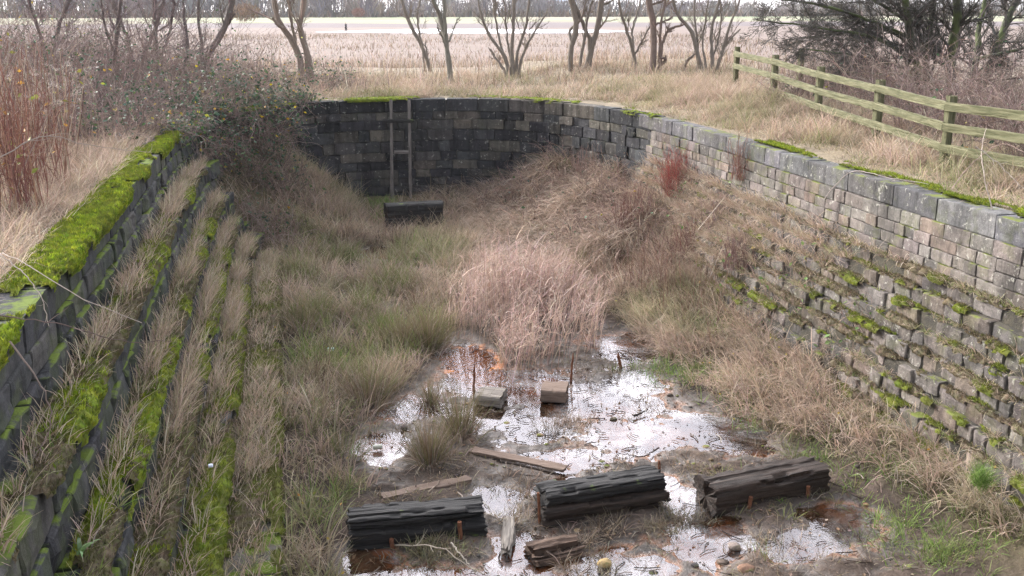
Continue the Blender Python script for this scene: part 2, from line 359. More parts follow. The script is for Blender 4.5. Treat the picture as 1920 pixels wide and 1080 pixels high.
def floor_z(x, y):
    x = np.asarray(x, float); y = np.asarray(y, float)
    z = 0.065 + 0.05 * n2(x, y, 1.7, 21, 4) + 0.05 * n2(x, y, 6, 22, 4) - 0.145 * pool(x, y)
    z = z + 0.28 * sstep(6.6, 8.2, x) + 0.06 * sstep(1.2, -.2, x)
    r = np.clip((x - 5.0) / 4.2, 0, 1.1); z = z + sstep(15, 28, y) * 1.8 * r ** 1.7 * (1 + 0.55 * n2(x, y, 1.0, 25))
    l = np.clip((2.0 - x) / 4.3, 0, 1.1); z = z + sstep(23, 29.5, y) * 3.3 * l ** 0.95 * (1 + 0.12 * n2(x, y, .8, 26))
    z = z + 0.35 * sstep(26.5, 30, y)
    return z + 4.2 * sstep(-1.0, -3.9, y)

def axis(lo, hi, step, out_lo, out_hi, g=1.22):
    a = list(np.arange(lo, hi, step)); d = step
    while a[-1] < out_hi: d *= g; a.append(a[-1] + d)
    b = []; d = step; v = lo
    while v > out_lo: d *= g; v -= d; b.append(v)
    return np.array(b[::-1] + a)
def sheet(xs, ys, zf, keep, name, mat, **props):
    X, Y = np.meshgrid(xs, ys, indexing='ij'); Z = zf(X, Y); V = np.stack([X, Y, Z], -1).reshape(-1, 3)
    F = grid_faces(len(xs), len(ys)); F = F[:, [0, 3, 2, 1]]
    c = V[F].mean(1); F = F[keep(c[:, 0], c[:, 1])]
    used = np.unique(F); idx = np.zeros(len(V), np.int64); idx[used] = np.arange(len(used))
    mb = MB(); mb.add(V[used], idx[F]); return mb.build(name, mat, smooth=True, **props)

def m_ground():
    m, t, b = mat_new('winter_grass_ground'); v = coords(t, 'Object'); sep = t.nodes.new('ShaderNodeSeparateXYZ'); t.links.new(v, sep.inputs[0])
    n = noise(t, 2.2, 7, v, 0.7); k = noise(t, 18, 4, v, 0.7)
    near = mix(t, ramp(t, n, [(0.35, 0), (0.65, 1)]).outputs[0], (0.11, 0.085, 0.055), (0.24, 0.19, 0.12))
    near = mix(t, 1.0, near, ramp(t, k, [(0.3, 0.6), (0.7, 1.25)]).outputs[0], 'MULTIPLY')
    st = noise(t, 0.5, 6, coords(t, 'Object', (0.22, 1.0, 1.0)), 0.65); fs = noise(t, 6, 5, v, 0.75)
    fld = mix(t, ramp(t, st, [(0.36, 0), (0.64, 1)]).outputs[0], (0.115, 0.078, 0.066), (0.18, 0.132, 0.11))
    fld = mix(t, 1.0, fld, ramp(t, fs, [(0.3, 0.7), (0.7, 1.25)]).outputs[0], 'MULTIPLY')
    wob = noise(t, 0.02, 4, v); yy = mth(t, 'ADD', sep.outputs[1], mth(t, 'MULTIPLY', mth(t, 'SUBTRACT', wob, 0.5), 110.0))
    bands = ramp(t, mth(t, 'DIVIDE', yy, 600.0), [(0.0, (1, 0, 0)), (0.36, (1, 0, 0)), (0.375, (0.0, 0.0, 1)), (0.46, (0, 0, 1)), (0.5, (0, 1, 0)), (1, (0, 1, 0))])
    bs = t.nodes.new('ShaderNodeSeparateColor'); t.links.new(bands.outputs[0], bs.inputs[0])
    straw = mix(t, ramp(t, noise(t, 0.035, 5, coords(t, 'Object', (0.35, 1, 1))), [(0.42, 0), (0.6, 1)]).outputs[0], (0.22, 0.185, 0.13), (0.14, 0.18, 0.08))
    fld = mix(t, bs.outputs[2], fld, (0.10, 0.075, 0.08)); fld = mix(t, bs.outputs[1], fld, straw)
    col = mix(t, ramp(t, mth(t, 'DIVIDE', sep.outputs[1], 100.0), [(0.42, 0), (0.6, 1)]).outputs[0], near, fld)
    t.links.new(col, b.inputs['Base Color']); b.inputs['Roughness'].default_value = 0.95; bump(t, b, k, 0.6, 0.03); return m
M_GROUND = m_ground()
sheet(axis(-6, 14, .16, -650, 650), axis(-5, 34, .16, -60, 650), bank_z, lambda x, y: ~inside(x, y, .27), 'ground', M_GROUND, kind='structure')
sheet(np.arange(-2.44, 9.32, .045), np.concatenate([np.arange(-4.2, 6, .2), np.arange(6, 18, .045), np.arange(18, 30.6, .12)]), floor_z, lambda x, y: inside(x, y, -.02) & (y > -4), 'dock_floor', M_MUD, kind='structure')
sheet(np.linspace(-.3, 8.0, 30), np.linspace(6, 28, 60), lambda x, y: x * 0 + 0.0, lambda x, y: y > 0, 'water', M_WATER, kind='structure')
def pond_sheet(poly, z, name):
    mb = MB(); V = np.array([(x, y, z) for x, y in poly]); c = V.mean(0)
    V = np.vstack([V, c]); n = len(poly); mb.add(V, [[i, (i + 1) % n, n] for i in range(n)]); return mb.build(name, M_POND, kind='structure')
pts = [(588,60),(640,60.8),(760,62),(900,62.3),(1060,62),(1130,60.5),(1185,59.5),(1160,57),(1060,55.5),(900,54.6),(760,54.8),(680,57),(620,59)]
pond_sheet([on_z(px, py, 1.95)[:2] for px, py in pts], 1.95, 'water')
pts = [(1690,226),(1730,232),(1790,226),(1850,214),(1800,196),(1740,190),(1680,200),(1660,214)]
pond_sheet([on_z(px, py, 2.5)[:2] for px, py in pts], 2.5, 'water')

# ------------------------------------------------------------------ dock walls
_t = np.linspace(np.pi, 0, 2400)
_ox = np.concatenate([[XL], CX + AE * np.sign(np.cos(_t)) * np.abs(np.cos(_t)) ** (2 / NE), [XR]])
_oy = np.concatenate([[-4.0], YC + BE * np.abs(np.sin(_t)) ** (2 / NE), [-4.0]])
_os = np.concatenate([[0], np.cumsum(np.hypot(np.diff(_ox), np.diff(_oy)))]); STOT = _os[-1]
def frame(s):
    s = np.asarray(s, float); e = 0.15
    p = np.stack([np.interp(s, _os, _ox), np.interp(s, _os, _oy)], -1)
    q = np.stack([np.interp(s + e, _os, _ox) - np.interp(s - e, _os, _ox), np.interp(s + e, _os, _oy) - np.interp(s - e, _os, _oy)], -1)
    q /= np.linalg.norm(q, axis=-1, keepdims=True) + 1e-9
    return p, q, np.stack([q[..., 1], -q[..., 0]], -1)
def at_path(s, d, z):
    p, t, n = frame(s); xy = p + n * np.asarray(d)[..., None]; return np.concatenate([xy, np.broadcast_to(z, xy.shape[:-1])[..., None]], -1)
def _stone_template():
    tk = np.array([-1, -.86, -.3, .3, .86, 1.0]); m = len(tk); key = {}; V = []; F = []
    def vid(i, j, k):
        if (i, j, k) not in key: key[(i, j, k)] = len(V); V.append((tk[i], tk[j], tk[k]))
        return key[(i, j, k)]
    for ax in range(3):
        for side in (0, m - 1):
            for a in range(m - 1):
                for b in range(m - 1):
                    q = []
                    for u, v in ((a, b), (a + 1, b), (a + 1, b + 1), (a, b + 1)):
                        ijk = [0, 0, 0]; ijk[ax] = side; ijk[(ax + 1) % 3] = u; ijk[(ax + 2) % 3] = v; q.append(vid(*ijk))
                    F.append(q if side else q[::-1])
    return np.array(V), np.array(F)
ST_V, ST_F = _stone_template()
def stones(mb, s0, s1, d, z0, z1, depth, Lm, cols, jit=.008, tilt=.01, amp=.008, miss=0.0, gap=.009, rr=.02, zj=0.0):
    cs, Ls, s = [], [], s0 + rng.uniform(-Lm, 0)
    while s < s1:
        L = Lm * rng.uniform(.6, 1.45)
        if rng.random() >= miss: cs.append(s + L / 2); Ls.append(L)
        s += L
    cs, Ls = np.array(cs), np.array(Ls); N = len(cs)
    if N == 0: return
    p, t, n = frame(cs); D = d + rng.normal(0, jit, N)
    h = np.stack([Ls / 2 - gap, np.full(N, depth / 2), np.full(N, (z1 - z0) / 2 - gap * .7)], 1)
    r = np.minimum(rr * rng.uniform(.6, 1.5, N), h.min(1) * .6)[:, None, None]
    X = ST_V[None] * h[:, None]; q = np.clip(X, -(h[:, None] - r), h[:, None] - r); dd = X - q
    X = q + dd / (np.linalg.norm(dd, axis=2, keepdims=True) + 1e-9) * r
    off = rng.uniform(0, 100, (N, 1, 3)); nz = (X * 5 + off).reshape(-1, 3)
    X = X + amp * np.stack([fbm(nz, 1, 3), fbm(nz, 2, 3) * 1.6, fbm(nz, 3, 3)], 1).reshape(N, -1, 3)
    a, b, c = (rng.normal(0, tilt, N) for _ in range(3))
    x, y, z = X[..., 0], X[..., 1], X[..., 2]
    x, y = x - y * a[:, None], y + x * a[:, None]; y, z = y - z * b[:, None], z + y * b[:, None]; x, z = x - z * c[:, None], z + x * c[:, None]
    ctr = p + n * (D - depth / 2)[:, None]
    W = ctr[:, None] + t[:, None] * x[..., None] + n[:, None] * y[..., None]
    Zc = (z0 + z1) / 2 + rng.normal(0, zj, N) if zj else np.full(N, (z0 + z1) / 2)
    V = np.concatenate([W, (Zc[:, None] + z)[..., None]], 2)
    F = (np.arange(N) * len(ST_V))[:, None, None] + ST_F[None, :, ::-1]
    mb.add(V.reshape(-1, 3), F.reshape(-1, 4), np.repeat(np.clip(np.asarray(cols)[rng.integers(0, len(cols), N)] * (1 + rng.normal(0, .13, (N, 1))) * (1 + rng.normal(0, .015, (N, 3))), .02, .8), len(ST_V), 0))
def backing(prof, s0, s1, name, mat, parent, step=.25):
    S = np.arange(s0, s1, step); prof = np.array(prof); mb = MB()
    V = np.stack([at_path(S, np.full(len(S), d), z) for d, z in prof], 1); mb.add(V.reshape(-1, 3), grid_faces(len(S), len(prof)))
    return mb.build(name, mat, parent)
MOSS = [(.21,.28,.02),(.28,.33,.03),(.14,.20,.02),(.17,.20,.03)]
def moss(mbs, mbf, s0, s1, d0, d1, z, thr, seed, hmax=.05, over=.1, fuzz=900, olive=0.0, fq=(.9, 3.0), cols=None):
    """a carpet of moss on a ledge from d0 (back) to d1 (edge) that rolls over the edge"""
    S = np.arange(s0, s1, .05); u = np.concatenate([np.linspace(0, 1, 8), [1.02, 1.03, 1.03]]); down = np.concatenate([np.zeros(8), np.array([.2, .6, 1.0]) * over])
    SS, UU = np.meshgrid(S, u, indexing='ij'); DN = np.broadcast_to(down, SS.shape)
    q = np.stack([SS.ravel() * fq[0], (UU * (d1 - d0) - DN).ravel() * fq[1]], 1)
    m = fbm(q, seed, 4).reshape(SS.shape) + .22 * fbm(q * 7, seed + 3, 3).reshape(SS.shape) - thr; m = m - DN * 1.5
    lump = fbm(np.stack([SS.ravel() * 13, (UU * (d1 - d0) + DN).ravel() * 15], 1), seed + 5, 3).reshape(SS.shape)
    h = hmax * sstep(0, .22, m) * (.75 + .7 * lump)
    D = d0 + UU * (d1 - d0) + np.where(DN > 0, h + .012, 0) + .02 * lump * (UU > .9); Z = z + np.where(DN > 0, -DN, h)
    V = at_path(SS.ravel(), D.ravel(), Z.ravel()); F = grid_faces(len(S), len(u)); ok = m.ravel()[F].min(1) > 0; F = F[ok]
    cb = pick(cols or MOSS, len(V), .12) * (.8 + .5 * lump.ravel()[:, None]); ol = np.clip(olive + .6 * sstep(.16, .02, m).ravel() + .35 * sstep(0, .4, fbm(q * 2.3, seed + 9, 3)), 0, 1)[:, None]; cb = cb * (1 - ol) + (np.array([.11, .115, .03]) if cols is None else np.array([.10, .075, .045])) * ol
    mbs.add(V, F, cb)
    if fuzz and len(F):
        n = int(fuzz * (s1 - s0) * (ok.mean() + .1)); f = F[rng.integers(0, len(F), n)]
        w = rng.dirichlet(np.ones(4), n); pos = (V[f] * w[..., None]).sum(1); c = cb[f[:, 0]] * rng.uniform(.8, 1.35, (n, 1))
        blades(mbf, pos, rng.uniform(.015, .05, n), rng.uniform(0, 6.3, n), rng.uniform(0, .9, n), .3, rng.uniform(.008, .016, n), c, segs=1, prof=[1, .3])

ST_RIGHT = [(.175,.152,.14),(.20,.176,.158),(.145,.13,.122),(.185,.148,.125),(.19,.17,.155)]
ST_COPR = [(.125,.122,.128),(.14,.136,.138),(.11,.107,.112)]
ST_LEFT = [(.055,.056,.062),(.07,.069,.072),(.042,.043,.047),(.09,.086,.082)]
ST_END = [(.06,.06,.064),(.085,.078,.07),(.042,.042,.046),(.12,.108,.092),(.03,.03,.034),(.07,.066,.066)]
S_L0, S_L1, S_R0, S_R1 = 6.5, 28.5, STOT - 28.0, STOT - 7.5

# left side: coping, battered face and five broad ledges
wl = thing('stepped_dock_wall', at_path(np.array(18.0), np.array(0.0), 0), 'dark damp stone dock side on the left with broad mossy ledges', 'wall')
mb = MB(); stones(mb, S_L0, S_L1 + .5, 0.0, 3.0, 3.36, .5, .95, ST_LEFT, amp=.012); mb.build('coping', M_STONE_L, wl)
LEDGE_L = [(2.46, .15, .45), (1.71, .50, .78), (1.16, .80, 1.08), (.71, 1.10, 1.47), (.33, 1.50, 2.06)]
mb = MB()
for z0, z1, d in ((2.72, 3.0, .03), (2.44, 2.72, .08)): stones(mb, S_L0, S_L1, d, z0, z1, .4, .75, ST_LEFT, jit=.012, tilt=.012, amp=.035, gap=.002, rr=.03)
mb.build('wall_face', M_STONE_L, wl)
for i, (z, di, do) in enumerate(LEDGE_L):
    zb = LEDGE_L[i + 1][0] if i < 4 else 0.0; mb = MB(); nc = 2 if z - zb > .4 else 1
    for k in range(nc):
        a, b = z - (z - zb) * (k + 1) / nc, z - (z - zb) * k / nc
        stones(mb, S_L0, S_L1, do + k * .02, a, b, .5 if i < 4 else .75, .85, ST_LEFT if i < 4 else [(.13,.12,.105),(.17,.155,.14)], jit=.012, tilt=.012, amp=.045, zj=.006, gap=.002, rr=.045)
    mb.build('ledge', M_STONE_L, wl)
prof = [(-.3, 3.31), (-.14, 3.31), (-.1, 3.0), (.0, 2.43)]
for i, (z, di, do) in enumerate(LEDGE_L):
    prof += [(di - .05, z - .05), (do - .07, z - .05), (do - .06, (LEDGE_L[i + 1][0] if i < 4 else 0) - .06)]
backing(prof, S_L0 - .3, S_L1, 'mortar', M_MORTAR, wl)
ms, mf = MB(), MB()
moss(ms, mf, S_L0, S_L1 - 1.2, -.50, .01, 3.365, -.38, 61, .032, .16, 3600, 0.0, (.8, 2.4))
for i, (z, di, do) in enumerate(LEDGE_L):
    moss(ms, mf, S_L0, S_L1 - 3, di, do + .01, z + .005, (-.18, -.2, -.18, -.08, -.04)[i], 70 + i, .045, .16, 1500, (0, 0, .1, .35, .7)[i])
me_, mf2 = MB(), MB()
for i, (z, di, do) in enumerate(LEDGE_L): moss(me_, mf2, S_L0, S_L1 - 1, di - .06, do - .0, z + .004, -.2, 160 + i, .045, .07, 1000, .2, (1.1, 3), [(.15,.12,.085),(.20,.165,.11),(.11,.105,.05),(.13,.14,.045)])
me_.build('earth', M_MOSSF, wl, smooth=True); mf2.build('dead_moss', M_MOSSF, wl)
ms.build('moss', M_MOSSF, wl, smooth=True); mf.build('moss_fronds', M_MOSSF, wl)

# right side: coping, four upright courses, then small rubble steps down to a kerb
wr = thing('stepped_dock_wall', at_path(np.array(STOT - 18.0), np.array(0.0), 0), 'pale grey stone dock side on the right below the fence, in many narrow rubble steps', 'wall')
mb = MB(); stones(mb, S_R0 - .5, S_R1, 0.0, 3.02, 3.36, .38, .95, ST_COPR, amp=.008, gap=.005); mb.build('coping', M_STONE_R, wr)
mb = MB()
for z0, z1, d in ((2.80, 3.02, .035), (2.62, 2.80, .045), (2.44, 2.62, .06), (2.25, 2.44, .08)): stones(mb, S_R0, S_R1, d, z0, z1, .4, .42, ST_RIGHT, jit=.008, tilt=.008, amp=.012, gap=.005, rr=.013)
mb.build('wall_face', M_STONE_R, wr)
STEP_R = [(2.25 - .235 * k, .14 + .125 * k) for k in range(9)]
prof = [(-.2, 3.31), (-.14, 3.31), (-.1, 3.0), (.03, 2.25)]
mb = MB()
for k, (z, d) in enumerate(STEP_R):
    stones(mb, S_R0, S_R1, d + .02, z - .235, z, .42, .40, ST_RIGHT, jit=.022, tilt=.035, amp=.03, miss=.05, gap=.004, rr=.022, zj=.010)
    prof += [(d - .09, z - .0), (d - .015, z - .02), (d - .0, z - .24)]
mb.build('rubble_steps', M_STONE_R, wr)
mb = MB(); stones(mb, S_R0, S_R1, 1.40, .0, .30, .2, .8, [(.2,.18,.15),(.27,.24,.2)], jit=.02, tilt=.03, amp=.015); mb.build('kerb', M_STONE_R, wr)
prof += [(1.2, .12), (1.33, .18), (1.36, -.1)]
backing(prof, S_R0, S_R1 + .3, 'mortar', M_MORTAR, wr)
ms, mf = MB(), MB()
moss(ms, mf, S_R0 + 5, S_R1, -.55, -.2, 3.365, -.15, 81, .03, 0.0, 1500, .15)
for k, (z, d) in enumerate(STEP_R): moss(ms, mf, S_R0 + 2, S_R1, d - .09, d + .05, z + .01, .17 - .012 * k, 90 + k, .032, .07, 600, .45, (2.2, 4))
me_, mf2 = MB(), MB()
for k, (z, d) in enumerate(STEP_R): moss(me_, mf2, S_R0, S_R1, d - .12, d + .0, z + .0, .04, 190 + k, .05, .05, 700, 0.0, (1.3, 3), [(.17,.135,.095),(.22,.18,.12),(.14,.125,.07)])
me_.build('earth', M_MOSSF, wr, smooth=True); mf2.build('dead_moss', M_MOSSF, wr)
ms.build('moss', M_MOSSF, wr, smooth=True); mf.build('moss_fronds', M_MOSSF, wr)

# curved end wall
we = thing('curved_end_wall', at_path(np.array(STOT / 2), np.array(0.0), 0), 'curved dark wet stone wall closing the far end of the dock', 'wall')
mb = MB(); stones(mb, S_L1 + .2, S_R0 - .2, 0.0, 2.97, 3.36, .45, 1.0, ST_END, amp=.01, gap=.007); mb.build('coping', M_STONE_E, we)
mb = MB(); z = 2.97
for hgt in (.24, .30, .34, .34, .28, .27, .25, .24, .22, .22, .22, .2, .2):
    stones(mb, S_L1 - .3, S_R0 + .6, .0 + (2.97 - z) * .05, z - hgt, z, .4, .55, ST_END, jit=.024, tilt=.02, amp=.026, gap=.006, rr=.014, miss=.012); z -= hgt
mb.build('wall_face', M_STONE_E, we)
backing([(-.3, 3.31), (-.14, 3.31), (-.1, 3.0), (.05, -.2)], S_L1 - .3, S_R0 + .6, 'mortar', m_earth('pale_mortar', (.05, .048, .042), (.13, .12, .105), 3), we)
ms, mf = MB(), MB(); moss(ms, mf, S_L1, S_R0, -.5, .01, 3.365, .06, 101, .05, .06, 500, .15); ms.build('moss', M_MOSSF, we, smooth=True); mf.build('moss_fronds', M_MOSSF, we)

# ------------------------------------------------------------------ timbers
def timber(mb, L, W, H, seed, amp=.02, nx=110, nr=56, x0=0, y0=0, z0=0, rag=.06, exp=7, col=(.1,.1,.1)):
    x = np.linspace(-L / 2, L / 2, nx); a = np.arange(nr) * 2 * np.pi / nr + .01
    c, s = np.cos(a), np.sin(a); k = (np.abs(c) ** exp + np.abs(s) ** exp) ** (-1 / exp); cy, cz = c * k, s * k
    XX, _ = np.meshgrid(x, a, indexing='ij'); CY = np.broadcast_to(cy, XX.shape); CZ = np.broadcast_to(cz, XX.shape)
    q = np.stack([XX.ravel() * .9, CY.ravel() * W * 9, CZ.ravel() * H * 9], 1)
    wq = q.copy(); wq[:, 1:] += .45 * np.stack([fbm(q * np.array([2.2, .4, .4]), seed + 31, 3), fbm(q * np.array([2.2, .4, .4]), seed + 32, 3)], 1)
    r1 = fbm(wq * np.array([1.6, 2.2, 2.2]), seed, 4).reshape(XX.shape); cr = 1 - np.abs(fbm(wq * np.array([.35, .42, .42]), seed + 3, 2)).reshape(XX.shape) * 13; cr = np.clip(cr, 0, 1)
    big = fbm(np.stack([XX.ravel() * 3.2, CY.ravel() * 1.3, CZ.ravel() * 1.3], 1), seed + 9, 3).reshape(XX.shape); cor = np.clip(np.abs(CY * CZ) * 2 - .9, 0, 1); bite = sstep(.05, .4, fbm(np.stack([XX.ravel() * 4.5, np.sign(CY.ravel()) * 3, np.sign(CZ.ravel()) * 3], 1), seed + 13, 3)).reshape(XX.shape)
    disp = amp * (r1 * .5 - cr * 1.5 + .8 * big - 2.6 * cor * bite)
    Y = CY * (W / 2 + disp); Z = CZ * (H / 2 + disp)
    e = rag * fbm(np.stack([CY.ravel() * 4, CZ.ravel() * 4, np.sign(XX.ravel())], 1), seed + 7, 3).reshape(XX.shape)
    X = XX + e * (np.abs(XX) > L / 2 - L / nx * 1.5)
    V = np.stack([X + x0, Y + y0, Z + z0 + H / 2], -1).reshape(-1, 3); F = grid_faces(nx, nr, True)
    mb.add(V, F, col)
    for end in (0, nx - 1):
        ring = V[end * nr:(end + 1) * nr]; ctr = ring.mean(0); inner = ctr + (ring - ctr) * .55 + rng.normal(0, .006, ring.shape) * np.array([1, .3, .3])
        W_ = np.vstack([ring, inner, ctr[None]]); i = np.arange(nr); j = (i + 1) % nr
        Fq = np.stack([i, j, j + nr, i + nr], 1); Ft = np.stack([i + nr, j + nr, np.full(nr, 2 * nr)], 1)
        if end == 0: Fq = Fq[:, ::-1]; Ft = Ft[:, ::-1]
        mb.add(W_, Fq, col); mb.add(W_, Ft, col)
def rod(name, par, p0, p1, r, mat, local=True):
    mb = MB(); P = np.linspace(p0, p1, 6)[None]; P = P + np.concatenate([np.zeros((1, 1, 3)), rng.normal(0, r * .12, (1, 4, 3)), np.zeros((1, 1, 3))], 1)
    P = np.concatenate([P, P[:, -1:] + (P[:, -1:] - P[:, -2:-1]) * .03], 1); rr = np.full((1, 7), r); rr[0, -1] = r * .3
    tubes(mb, P, rr, 8); return mb.build(name, mat, par, local=local)

kb = 'timber keel blocks across the dock floor'
def keel(x, y, rot, L, W, H, label, mat, seed, parts):
    t = thing('keel_block', (x, y, -.03), label, 'timber block', kb, rot); 
    for p in parts: p(t, L, W, H, mat, seed)
    return t
def body(t, L, W, H, mat, seed, z0=0, amp=.022): mb = MB(); timber(mb, L, W, H - z0, seed, amp, z0=z0); mb.build('beam', mat, t, smooth=False, local=True)
def split_body(t, L, W, H, mat, seed):
    mb = MB(); timber(mb, L, W, H * .62, seed, .02); mb.build('beam', mat, t, local=True)
    mb = MB(); timber(mb, L * .98, W * .9, H * .40, seed + 50, .03, z0=H * .6, y0=.02, exp=4); mb.build('top_plank', mat, t, local=True)
def pegs(xs, h0=.02, h1=.25, r=.026):
    def f(t, L, W, H, mat, seed):
        for x, a in xs: rod('peg', t, (x, -W / 2 - .03, h0), (x + rng.normal(0, .01), -W / 2 - .035, h0 + (h1 - h0) * a), r, M_RUST)
    return f
keel(1.22, 10.48, R(-2), 1.6, .44, .40, 'split black timber keel block lying at the lower left of the pool', M_TIMBER, 201, [split_body, pegs([(-.32, .6), (.48, 1.2)])])
def chocks(t, L, W, H, mat, seed):
    mb = MB(); timber(mb, .52, W * .95, .15, seed + 20, .012, nx=30, x0=-.56); mb.build('chock', M_TIMBER_B, t, local=True)
    mb = MB(); timber(mb, .36, W * .8, .15, seed + 21, .012, nx=30, x0=.52); mb.build('chock', M_TIMBER_B, t, local=True)
def upper(t, L, W, H, mat, seed):
    mb = MB(); timber(mb, L, W, .16, seed, .015, z0=.145); mb.build('beam', M_TIMBER_B, t, local=True)
    mb = MB(); timber(mb, L * .97, W * .92, .19, seed + 5, .028, z0=.30, y0=.03, exp=4); mb.build('top_plank', mat, t, local=True)
def rods(t, L, W, H, mat, seed):
    rod('iron_rod', t, (-L / 2 - .03, -.1, 0), (-L / 2 - .06, -.1, .50), .018, M_RUST); rod('iron_rod', t, (L / 2 + .02, .05, 0), (L / 2 - .01, .06, .60), .018, M_RUST)
keel(3.52, 10.50, R(5), 1.62, .44, .46, 'mossy black timber keel block raised on chocks between two upright iron rods', M_TIMBER, 231, [chocks, upper, rods])
keel(5.66, 10.45, R(8), 1.7, .50, .40, 'rounded brown black timber keel block at the right end of the front row', M_TIMBER_B, 261, [lambda *a: body(*a, amp=.03), pegs([(-.38, .95), (.5, .9)])])
bk = keel(3.3, 26.9, R(2), 1.6, .5, .82, 'square black timber keel block below the timber frame on the end wall', M_TIMBER, 291, [body, pegs([(-.45, .8), (.42, 1.1)])]); bk.location.z = float(floor_z(3.3, 26.6)) - .04

def at_floor(px, py): p = on_z(px, py, 0.03); return p
def lone(name, px, py, rot, L, W, H, label, cat, mat, seed, amp=.012, z=0.0, tilt=0.0, exp=8, rag=.02, nx=40):
    p = at_floor(px, py); mb = MB(); timber(mb, L, W, H, seed, amp, nx=nx, exp=exp, rag=rag); o = mb.build(name, mat, label=label, category=cat)
    o.location = (p[0], p[1], z); o.rotation_euler = (0, tilt, rot); return o
lone('timber_stub', 920, 752, R(-28), .42, .44, .20, 'low grey topped timber stub beside the rush clump in the pool', 'timber', M_GREYW, 301, .008)
lone('timber_stub', 1040, 745, R(-22), .40, .48, .22, 'brown square timber stub beside a leaning iron rod in the pool', 'timber', M_BOARD, 302, .008, z=.02)
def board(px0, py0, px1, py1, W, H, label, mat, seed, z=.03):
    a, b = at_floor(px0, py0), at_floor(px1, py1); d = b - a; c = (a + b) / 2
    mb = MB(); timber(mb, np.hypot(d[0], d[1]), W, H, seed, .004, nx=30, exp=14, rag=.02); o = mb.build('wooden_plank', mat, label=label, category='plank')
    o.location = (c[0], c[1], z); o.rotation_euler = (0, 0, math.atan2(d[1], d[0])); return o
board(884, 848, 1060, 884, .17, .045, 'brown plank lying in the middle of the pool behind the mossy keel block', M_BOARD, 311, .05)
board(716, 938, 880, 903, .16, .06, 'wet brown plank lying behind the split keel block', M_BOARD, 312, .04)
board(938, 866, 1040, 888, .05, .03, 'thin dark strip of wood beside the longer brown plank', M_TIMBER_B, 313, .03)
o = lone('weathered_stake', 954, 1012, R(75), .72, .16, .12, 'grey weathered splintered stake lying between two keel blocks', 'stake', M_GREYW, 321, .03, z=.02, exp=3, rag=.12)
o = lone('rotten_log', 1040, 1034, R(10), .58, .38, .19, 'broken rotten brown timber lump in front of the mossy keel block', 'log', m_wood('rotten_brown_wood', (.03, .02, .016), (.16, .11, .085), 0, (3, 16, 16)), 331, .06, z=-.04, exp=2.6, rag=.1)
lone('fallen_timber', 575, 418, R(-8), 1.1, .35, .3, 'dark fallen timber at the foot of the far left bank', 'timber', M_TIMBER, 341, .04, z=.24, exp=4)
lone('fallen_timber', 565, 442, R(6), .8, .4, .16, 'flat dark slab of timber in front of the fallen timber', 'timber', M_TIMBER, 342, .03, z=.22, exp=5)
def stake(px, py, h, dx, r, label):
    p = at_floor(px, py); p[2] = -.05; mb = MB(); P = np.linspace(p, p + np.array([dx, .02, h]), 6)[None]; P[:, 1:5] += rng.normal(0, .006, (1, 4, 3))
    tubes(mb, P, np.array([[r, r, r * .95, r * .9, r * .85, r * .4]]), 7); mb.build('iron_rod', M_RUST, label=label, category='rod')
stake(1071, 712, .55, .03, .02, 'upright rusty iron rod beside the brown timber stub')
stake(888, 742, .62, .02, .022, 'upright rusty iron rod beside the grey timber stub')
stake(1165, 688, .34, -.06, .03, 'short broken rusty stake standing in the far pool')
def stone_lump(px, py, r, col, label, z=.02):
    p = at_floor(px, py); X = ST_V / np.linalg.norm(ST_V, axis=1, keepdims=True); X = X * (1 + .35 * fbm(X * 1.6 + px, 5, 3))[:, None] * np.array([1.15, .9, .7]) * r
    mb = MB(); mb.add(X, ST_F, col); o = mb.build('loose_stone', M_STONE_R, smooth=True, label=label, category='stone'); o.location = (p[0], p[1], z + r * .35)
for a in ((1083, 998, .05, (.5, .36, .2), 'small ochre stone beside the rotten log'), (1133, 1058, .075, (.55, .40, .20), 'yellow stone in the mud in front of the rotten log'), (1377, 1027, .07, (.33, .27, .24), 'grey brown stone in the mud in front of the rounded keel block'),
          (1400, 1072, .09, (.28, .17, .12), 'reddish stone at the very front of the mud'), (1303, 1060, .04, (.1, .09, .09), 'small dark pebble in the front water'), (758, 803, .05, (.1, .08, .08), 'small dark stone in the left pool')): stone_lump(*a)

# timber frame on the end wall
M_DKGREY = m_wood('damp_grey_timber', (.09, .08, .076), (.24, .215, .2), 0, (2, 30, 30))
tf = thing('wall_ladder', at_y(752, 388, 30.1), 'tall timber frame of two posts and two crossbars fixed to the end wall', 'timber frame')
def bar(name, par, a, b, w, h, mat, seed):
    a, b = np.array(a), np.array(b); L = np.linalg.norm(b - a); mb = MB(); timber(mb, L, w, h, seed, .006, nx=40, exp=10, rag=.01, z0=-h / 2)
    o = mb.build(name, mat, par, local=True); d = Vector(b - a); o.rotation_euler = d.to_track_quat('X', 'Z').to_euler(); o.location = Vector((a + b) / 2) - par.location; return o
def T_(px, py, y): return at_y(px, py, y)
bar('post', tf, T_(733, 188, 30.15), T_(736, 392, 30.0), .08, .10, M_DKGREY, 351); bar('post', tf, T_(767, 188, 30.15), T_(770, 380, 30.0), .08, .10, M_DKGREY, 352)
bar('crossbar', tf, T_(718, 227, 30.0), T_(776, 227, 30.0), .08, .10, M_TIMBER, 353); bar('crossbar', tf, T_(739, 285, 30.1), T_(766, 285, 30.1), .08, .11, M_DKGREY, 354)

